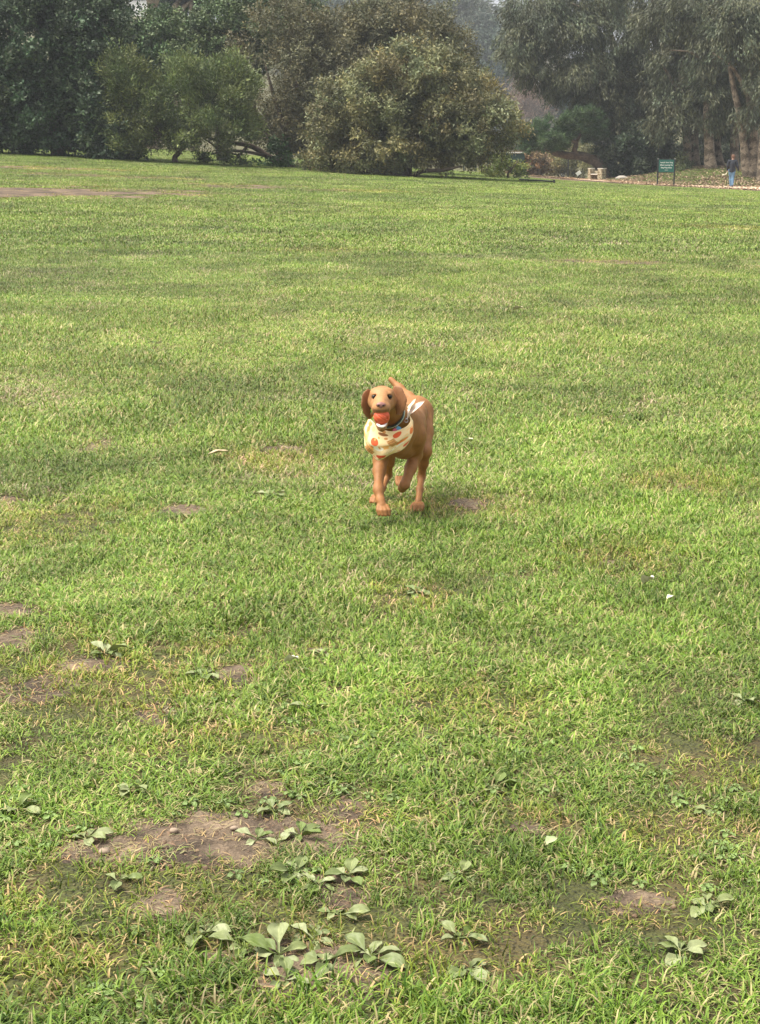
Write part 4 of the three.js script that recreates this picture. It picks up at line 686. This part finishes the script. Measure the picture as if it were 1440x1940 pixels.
// ---------------------------------------------------------------- the dog
{
  const dogX = .109, dogZ = -6.808, y0 = ground(dogX, dogZ);
  const dog = thing('dog', 'rust coloured short-haired dog trotting towards the viewer with a ball in its mouth', 'dog', [dogX, y0, dogZ]);
  const torso = [
    ...chain([-.025, .395, .12, .08], [.008, .402, 0, .09], [.042, .42, -.17, .06], [.06, .422, -.3, .064], [.058, .408, -.37, .052]),
    ...chain([-.04, .34, .15, .054], [-.004, .314, .06, .05], [.046, .372, -.19, .04]),
    ...chain([.035, .455, .05, .04], [.052, .385, .085, .044]), ...chain([-.06, .445, .06, .04], [-.1, .36, .12, .048]),
    ...chain([-.015, .44, .1, .08], [-.06, .492, .205, .064], [-.095, .56, .305, .054]),
    ...chain([.058, .44, -.37, .03], [.03, .465, -.42, .023], [-.014, .497, -.49, .018], [-.056, .536, -.522, .0135]),
  ];
  const legs = [
    [...chain([-.092, .345, .13, .048], [-.107, .265, .13, .031], [-.112, .225, .172, .0265], [-.116, .168, .25, .0185], [-.115, .155, .264, .0195], [-.107, .12, .296, .0165], [-.099, .102, .314, .0175])],
    [...chain([.05, .36, .075, .05], [.05, .265, 0, .032], [.03, .215, .055, .025], [.002, .152, .123, .019], [-.008, .13, .09, .0165], [-.014, .138, .04, .0175])],
    [...chain([.078, .41, -.305, .068], [.088, .335, -.2, .05], [.096, .262, -.105, .032], [.092, .2, -.14, .022], [.085, .128, -.17, .0165], [.076, .085, -.1, .014], [.068, .04, -.03, .0155])],
    [...chain([.022, .405, -.315, .066], [-.03, .33, -.23, .052], [-.06, .262, -.16, .034], [-.067, .19, -.21, .023], [-.071, .118, -.265, .017], [-.1, .07, -.19, .0155], [-.118, .045, -.15, .018])],
  ];
  const toes = [];
  for (let i = 0; i < 4; i++) {
    const s = (i - 1.5) * .0128, m = Math.abs(i - 1.5) < 1 ? .008 : 0;
    toes.push(...chain([-.098 + s, .1, .32, .0088], [-.094 + s * 1.2, .084, .338 + m, .0092], [-.091 + s * 1.15, .066, .344 + m, .0076]));
    toes.push(...chain([.066 + s, .034, -.02, .0088], [.062 + s * 1.25, .028, .012 + m, .0094], [.059 + s * 1.2, .014, .026 + m, .0078]));
    toes.push(...chain([-.013 + s * .9, .138, .045, .0076], [-.014 + s, .15, .02, .0076], [-.014 + s, .164, .008, .0076]));
    toes.push(...chain([-.12 + s, .042, -.145, .0088], [-.127 + s * 1.15, .036, -.118 + m, .0076], [-.131 + s * 1.15, .022, -.104 + m, .0076]));
  }
  const sets = [bonesField(torso, .026), ...legs.map(b => bonesField(b, .02))], toeField = bonesField(toes, .004);
  const ell = (x, y, z, cx, cy, cz, a, b, c) => { const k = Math.hypot((x - cx) / a, (y - cy) / b, (z - cz) / c); return (k - 1) * Math.min(a, b, c); };
  const bodyField = (x, y, z) => { let d = sets[0](x, y, z); for (let i = 1; i < 5; i++) d = smin(d, sets[i](x, y, z), .016); return y < .2 ? smin(d, toeField(x, y, z), .003) : d; };
  // head
  const headBones = bonesField([
    ...chain([-.06, .492, .205, .064], [-.095, .56, .305, .054]),
    ...chain([-.101, .58, .385, .033], [-.104, .574, .43, .0275], [-.105, .568, .482, .0235]),
    ...chain([-.122, .558, .405, .019], [-.125, .553, .462, .0145], [-.117, .554, .486, .012]), ...chain([-.083, .558, .405, .019], [-.085, .553, .462, .0145], [-.093, .554, .486, .012]),
    [-.132, .562, .35, .027, -.126, .552, .38, .021], [-.07, .562, .35, .027, -.078, .552, .38, .021],
    [-.133, .606, .37, .015, -.118, .606, .386, .013], [-.069, .606, .37, .015, -.084, .606, .386, .013],
  ], .022);
  const jaw = bonesField([...chain([-.102, .53, .335, .036], [-.102, .496, .41, .024], [-.102, .474, .468, .017]), [-.117, .484, .44, .011, -.103, .473, .488, .011], [-.087, .484, .44, .011, -.101, .473, .488, .011]], .014);
  const ear = (bones, n, c) => { const N = V(...n).normalize(), f = bonesField(bones, .02); return (x, y, z) => { const k = ((x - c[0]) * N.x + (y - c[1]) * N.y + (z - c[2]) * N.z) * 4; return f(x + N.x * k, y + N.y * k, z + N.z * k) * .26; }; };
  const earR = ear(chain([-.147, .606, .335, .014], [-.165, .585, .33, .018], [-.174, .55, .325, .021], [-.168, .518, .325, .016], [-.153, .492, .33, .009]), [.62, .12, .78], [-.166, .55, .328]);
  const earL = ear(chain([-.05, .617, .338, .014], [-.032, .605, .337, .02], [-.017, .57, .337, .025], [-.022, .538, .342, .02], [-.036, .514, .352, .01]), [.5, -.1, -.86], [-.03, .56, .336]);
  const headField = (x, y, z) => {
    let d = smin(headBones(x, y, z), ell(x, y, z, -.101, .58, .345, .0495, .052, .064), .03);
    d = smin(d, jaw(x, y, z), .01);
    for (const s of [-1, 1]) { d = Math.max(d, -(Math.hypot(x + .1005 - s * .0325, y - .594, z - .409) - .0135)); d = smin(d, Math.hypot(x + .1005 - s * .0325, y - .6045, z - .396) - .007, .01); }
    return smin(d, Math.min(earR(x, y, z), earL(x, y, z)), .006);
  };
  const coat = (x, y, z) => {
    const n = fbm(x * 34, y * 34, 2, z * 34) * .5 + noise(x * 190, y * 90, z * 190) * .5, v = .74 + .52 * n, face = smooth(.33, .4, z) * smooth(.5, .54, y), rim = 1 - smooth(.006, .0125, Math.min(Math.hypot((x + .133) * .62, y - .594, (z - .4) * .5), Math.hypot((x + .068) * .62, y - .594, (z - .4) * .5))), lip = 1 - smooth(.003, .009, Math.abs(y - (.5535 - (z - .46) * .1))), ears = Math.max(1 - smooth(0, .006, earR(x, y, z)), 1 - smooth(0, .006, earL(x, y, z)));
    let c = [.285, .122, .036];
    c = c.map((e, i) => e + ([.39, .188, .074][i] - e) * face); c = c.map((e, i) => e + ([.25, .11, .046][i] - e) * ears); c = c.map((e, i) => e + ([.07, .035, .02][i] - e) * .85 * rim * (z > .36 ? 1 : 0)); if (z > .43 && Math.abs(x + .105) < .034) c = c.map((e, i) => e + ([.1, .045, .03][i] - e) * .6 * lip);
    return c.map(e => e * v);
  };
  const b = surface((x, y, z) => bodyField(x, y, z), [-.21, -.01, -.56], [.21, .66, .4], .0045), h = surface(headField, [-.21, .42, .24], [.02, .645, .52], .003);
  const body = mergeGeometries([b, h]); setColors(body, coat);
  part('body', body, new THREE.MeshPhysicalMaterial({ vertexColors: true, roughness: .64, sheen: .1, sheenRoughness: .5, sheenColor: lin(.5, .3, .18), side: THREE.DoubleSide }), dog);
  const lump = (a, bb, c) => new THREE.SphereGeometry(1, 20, 14).scale(a, bb, c);
  for (const s of [-1, 1]) { const e = part('eye', moved(lump(.0105, .0085, .0098), -.1005 + s * .0325, .594, .3985), std([.03, .014, .008], .32), dog); part('pupil', moved(lump(.0062, .0062, .0026), -.1005 + s * .0325, .5945, .4078), std([.004, .004, .004], .3), e); }
  const nose = part('nose', surface(bonesField([[-.116, .574, .498, .0092, -.094, .574, .498, .0092], [-.105, .564, .5, .0075, -.105, .577, .493, .009]], .01), [-.135, .56, .475], [-.075, .605, .515], .0022), std([.22, .095, .08], .4), dog);
  for (const s of [-1, 1]) part('nostril', moved(lump(.005, .0036, .003), -.105 + s * .0095, .5735, .5065), std([.02, .008, .008], .6), nose);
  part('mouth', moved(lump(.022, .02, .05), -.102, .528, .405), std([.12, .02, .018], .5), dog);
  part('lower_teeth', limb([V(-.124, .51, .425), V(-.122, .496, .462), V(-.114, .486, .494), V(-.102, .483, .503), V(-.09, .486, .494), V(-.082, .496, .462), V(-.08, .51, .425)], [.004, .005, .006, .006, .006, .005, .004], 7), std([.82, .74, .68], .35), dog);

  // bandana: a folded square tied round the neck, hem swinging free of the chest
  const neck = [[-.07, .552, .16], [-.132, .512, .185], [-.15, .481, .238], [-.136, .466, .295], [-.104, .443, .33], [-.052, .433, .335], [-.007, .444, .3], [.02, .467, .238], [.014, .492, .19]];
  const hem = [[-.075, .55, .145], [-.155, .452, .19], [-.178, .392, .24], [-.16, .336, .285], [-.124, .306, .31], [-.075, .324, .322], [-.018, .358, .305], [.032, .399, .245], [.03, .462, .192]];
  const cn = new THREE.CatmullRomCurve3(neck.map(p => V(...p))), ch = new THREE.CatmullRomCurve3(hem.map(p => V(...p)));
  const sheetAt = (u, v, off) => {
    const a = cn.getPoint(u), c = ch.getPoint(u), p = a.clone().lerp(c, v), out = V(p.x + .06, -.12, p.z - .16).normalize();
    const fold = .006 * Math.sin(u * 30 + v * 4) * v + .013 * Math.pow(Math.max(0, Math.sin(v * 7.2 - 1 + 2.4 * (u - .5))), 2.2) * (1 - .4 * v) * Math.sin(Math.PI * u) + .008 * Math.max(0, Math.sin(u * 9 - v * 5));
    return p.addScaledVector(out, .018 * Math.sin(Math.PI * v) + fold + off);
  };
  const pos = [], uv = [], idx = [], nu = 96, nv = 26, row = nu + 1;
  for (const side of [0, 1]) for (let j = 0; j <= nv; j++) for (let i = 0; i <= nu; i++) { const p = sheetAt(i / nu, j / nv, side ? -.0014 : .0014); pos.push(p.x, p.y, p.z); uv.push(i / nu, 1 - j / nv); }
  const half = row * (nv + 1);
  for (let j = 0; j < nv; j++) for (let i = 0; i < nu; i++) { const k = j * row + i; idx.push(k, k + row, k + 1, k + 1, k + row, k + row + 1); const q = k + half; idx.push(q, q + 1, q + row, q + 1, q + row + 1, q + row); }
  for (let i = 0; i < nu; i++) { const k = nv * row + i; idx.push(k, k + half, k + 1, k + 1, k + half, k + half + 1, i, i + 1, i + half, i + 1, i + 1 + half, i + half); }
  const bg = new THREE.BufferGeometry(); bg.setAttribute('position', new THREE.Float32BufferAttribute(pos, 3)); bg.setAttribute('uv', new THREE.Float32BufferAttribute(uv, 2)); bg.setIndex(idx); bg.computeVertexNormals();
  const cv = document.createElement('canvas'); cv.width = 1024; cv.height = 512; const g = cv.getContext('2d'), r = rng(88);
  g.fillStyle = '#efd1a0'; g.fillRect(0, 0, 1024, 512);
  const blob = (x, y, a, bq, rot, c) => { g.save(); g.translate(x, y); g.rotate(rot); g.fillStyle = c; g.beginPath(); g.ellipse(0, 0, a, bq, 0, 0, 6.283); g.fill(); g.restore(); };
  const waffle = (x, y, s, rot, c, line) => { g.save(); g.translate(x, y); g.rotate(rot); g.scale(.85, 1.7); g.fillStyle = c; g.fillRect(-s, -s, 2 * s, 2 * s); g.strokeStyle = line; g.lineWidth = s * .12; for (let k = -2; k <= 2; k++) { g.beginPath(); g.moveTo(k * s * .4, -s); g.lineTo(k * s * .4, s); g.moveTo(-s, k * s * .4); g.lineTo(s, k * s * .4); g.stroke(); } g.restore(); };
  for (const [x, y, a, bq, rot, c] of [[180, 150, 45, 70, .3, '#f0a050'], [330, 90, 26, 60, -.2, '#c9884a'], [470, 170, 40, 30, .5, '#dc5a30'], [690, 60, 44, 26, -.3, '#d95a2c'], [560, 420, 52, 28, -.25, '#d8502c'], [540, 60, 50, 14, 0, '#8a5a34'], [430, 330, 34, 40, .4, '#eda04e'], [610, 230, 90, 26, -.2, '#f2b266'], [480, 500, 20, 20, 0, '#d86a3a'], [760, 250, 60, 20, -.5, '#e2863e'], [250, 420, 50, 34, .2, '#fdf4e2'], [520, 260, 52, 30, .2, '#fdf2dc'], [700, 330, 80, 18, -.3, '#fbf0d6'], [880, 150, 40, 60, 0, '#e27a3a'], [100, 330, 44, 44, 0, '#e89a4c'], [820, 420, 44, 30, .6, '#d85a30'], [350, 210, 22, 60, .1, '#f3bd78']]) blob(x, y, a * 1.1, bq * 1.45, rot, c);
  for (let k = 0; k < 46; k++) blob(r() * 1024, r() * 512, 8 + 16 * r(), 10 + 22 * r(), r() * 3, ['#e9a25a', '#dc6a36', '#f3c488', '#fbeed2', '#c98a4e'][k % 5]);
  waffle(300, 280, 56, .05, '#e58a3c', '#f3c27e'); waffle(400, 450, 64, .3, '#9a6232', '#d29a54'); waffle(660, 180, 45, -.5, '#a86a36', '#d8a462'); waffle(60, 120, 54, .4, '#9a6232', '#d29a54'); waffle(930, 350, 54, .2, '#9a6232', '#d29a54');
  g.strokeStyle = '#f9efc9'; g.lineWidth = 14; g.strokeRect(4, -20, 1016, 524);
  const tex = new THREE.CanvasTexture(cv); tex.colorSpace = THREE.SRGBColorSpace;
  const cloth = new THREE.MeshPhysicalMaterial({ map: tex, roughness: .85, side: THREE.DoubleSide, sheen: .3, sheenColor: lin(.6, .5, .4) }), band = part('bandana', bg, cloth, dog, 'cream bandana printed with orange and brown shapes');
  const plain = std([.74, .6, .52], .85), tail = (L, W, from, to, roll) => { const gg = leafGeo(L, W, .18, .12, .12), d = V(...to).sub(V(...from)).normalize(); gg.translate(0, -.2 * L * .2, 0); gg.applyQuaternion(new THREE.Quaternion().setFromAxisAngle(V(0, 0, 1), roll)); gg.applyQuaternion(new THREE.Quaternion().setFromUnitVectors(V(0, 0, 1), d)); gg.translate(...from); return gg; };
  part('bandana_tail', tail(.1, .034, [.008, .486, .205], [.08, .527, .2], 1.3), plain, band, 'pale pink bandana end'); part('bandana_tail', tail(.085, .04, [.004, .484, .205], [.05, .53, .19], 1.0), std([.8, .7, .48], .85), band);
  part('bandana_knot', surface(bonesField([[.002, .482, .208, .013, .016, .494, .205, .012], [.006, .474, .212, .01, .012, .5, .2, .008]], .008), [-.03, .45, .17], [.05, .52, .24], .003), plain, band);

  // collar with its tag and clip
  const axis = V(-.035, .06, .1).normalize(), center = V(-.068, .494, .225), q = new THREE.Quaternion().setFromUnitVectors(V(0, 0, 1), axis);
  const ring = (rad, w, th) => { const s = new THREE.Shape(); s.moveTo(rad, -w); s.lineTo(rad + th, -w); s.lineTo(rad + th, w); s.lineTo(rad, w); s.closePath(); const gg = new THREE.LatheGeometry([[rad, -w], [rad + th * .8, -w], [rad + th, -w * .7], [rad + th, w * .7], [rad + th * .8, w], [rad, w], [rad, -w]].map(p => new THREE.Vector2(...p)), 48); gg.rotateX(Math.PI / 2); gg.applyQuaternion(q); gg.translate(center.x, center.y, center.z); return gg; };
  const collar = part('collar', ring(.0655, .0125, .004), std([.045, .06, .052], .6), dog, 'dark grey-green collar');
  part('reflective_stripe', ring(.0695, .0035, .0012), std([.5, .6, .55], .35), collar);
  const disc = (x, y, z, rad) => moved(new THREE.CylinderGeometry(rad, rad, .003, 18), x, y, z, 1.3, 0, .2);
  part('tag', disc(-.028, .438, .302, .0115), std([.12, .38, .6], .35), collar, 'blue tag'); part('tag', disc(-.044, .43, .304, .0105), std([.62, .12, .2], .35), collar, 'pink tag'); part('tag_ring', moved(new THREE.TorusGeometry(.006, .0012, 6, 16), -.035, .445, .296, .2, .3, 0), std([.6, .6, .6], .3, { metalness: .9 }), collar);
  part('clip', box(.016, .026, .012, .0, .478, .222, .003), std([.02, .015, .02], .4), collar); part('clip_loop', moved(new THREE.TorusGeometry(.008, .002, 6, 16), .006, .462, .228, 0, .4, 0), std([.75, .75, .78], .3, { metalness: .6 }), collar);

  // the ball
  const bgeo = new THREE.SphereGeometry(1, 64, 44), bp = bgeo.attributes.position, v = V();
  for (let i = 0; i < bp.count; i++) {
    v.fromBufferAttribute(bp, i).normalize(); const sw = Math.sin((v.x * 1.1 + v.y * 1.6) * 7 + v.z * 2), groove = smooth(.75, .98, sw), hole = 1 - smooth(.1, .2, v.distanceTo(V(.72, -.12, .68).normalize()));
    const k = .0345 * (1 - .05 * groove - .22 * hole); bp.setXYZ(i, v.x * k, v.y * k, v.z * k);
  }
  bgeo.computeVertexNormals();
  const ball = part(numbered('dog_ball'), bgeo, std([.62, .1, .035], .55), scene); ball.position.set(dogX - .102, y0 + .519, dogZ + .47);
  ball.userData = { label: 'orange-red rubber ball with swirled grooves held in the dog\'s mouth', category: 'ball' };
}
scene.traverse(o => { if (o.isMesh) { o.castShadow = true; o.receiveShadow = true; } });
let copies = 0; scene.traverse(o => { if (o.isInstancedMesh) copies += o.count; }); console.log('instances', copies);
renderer.render(scene, camera);
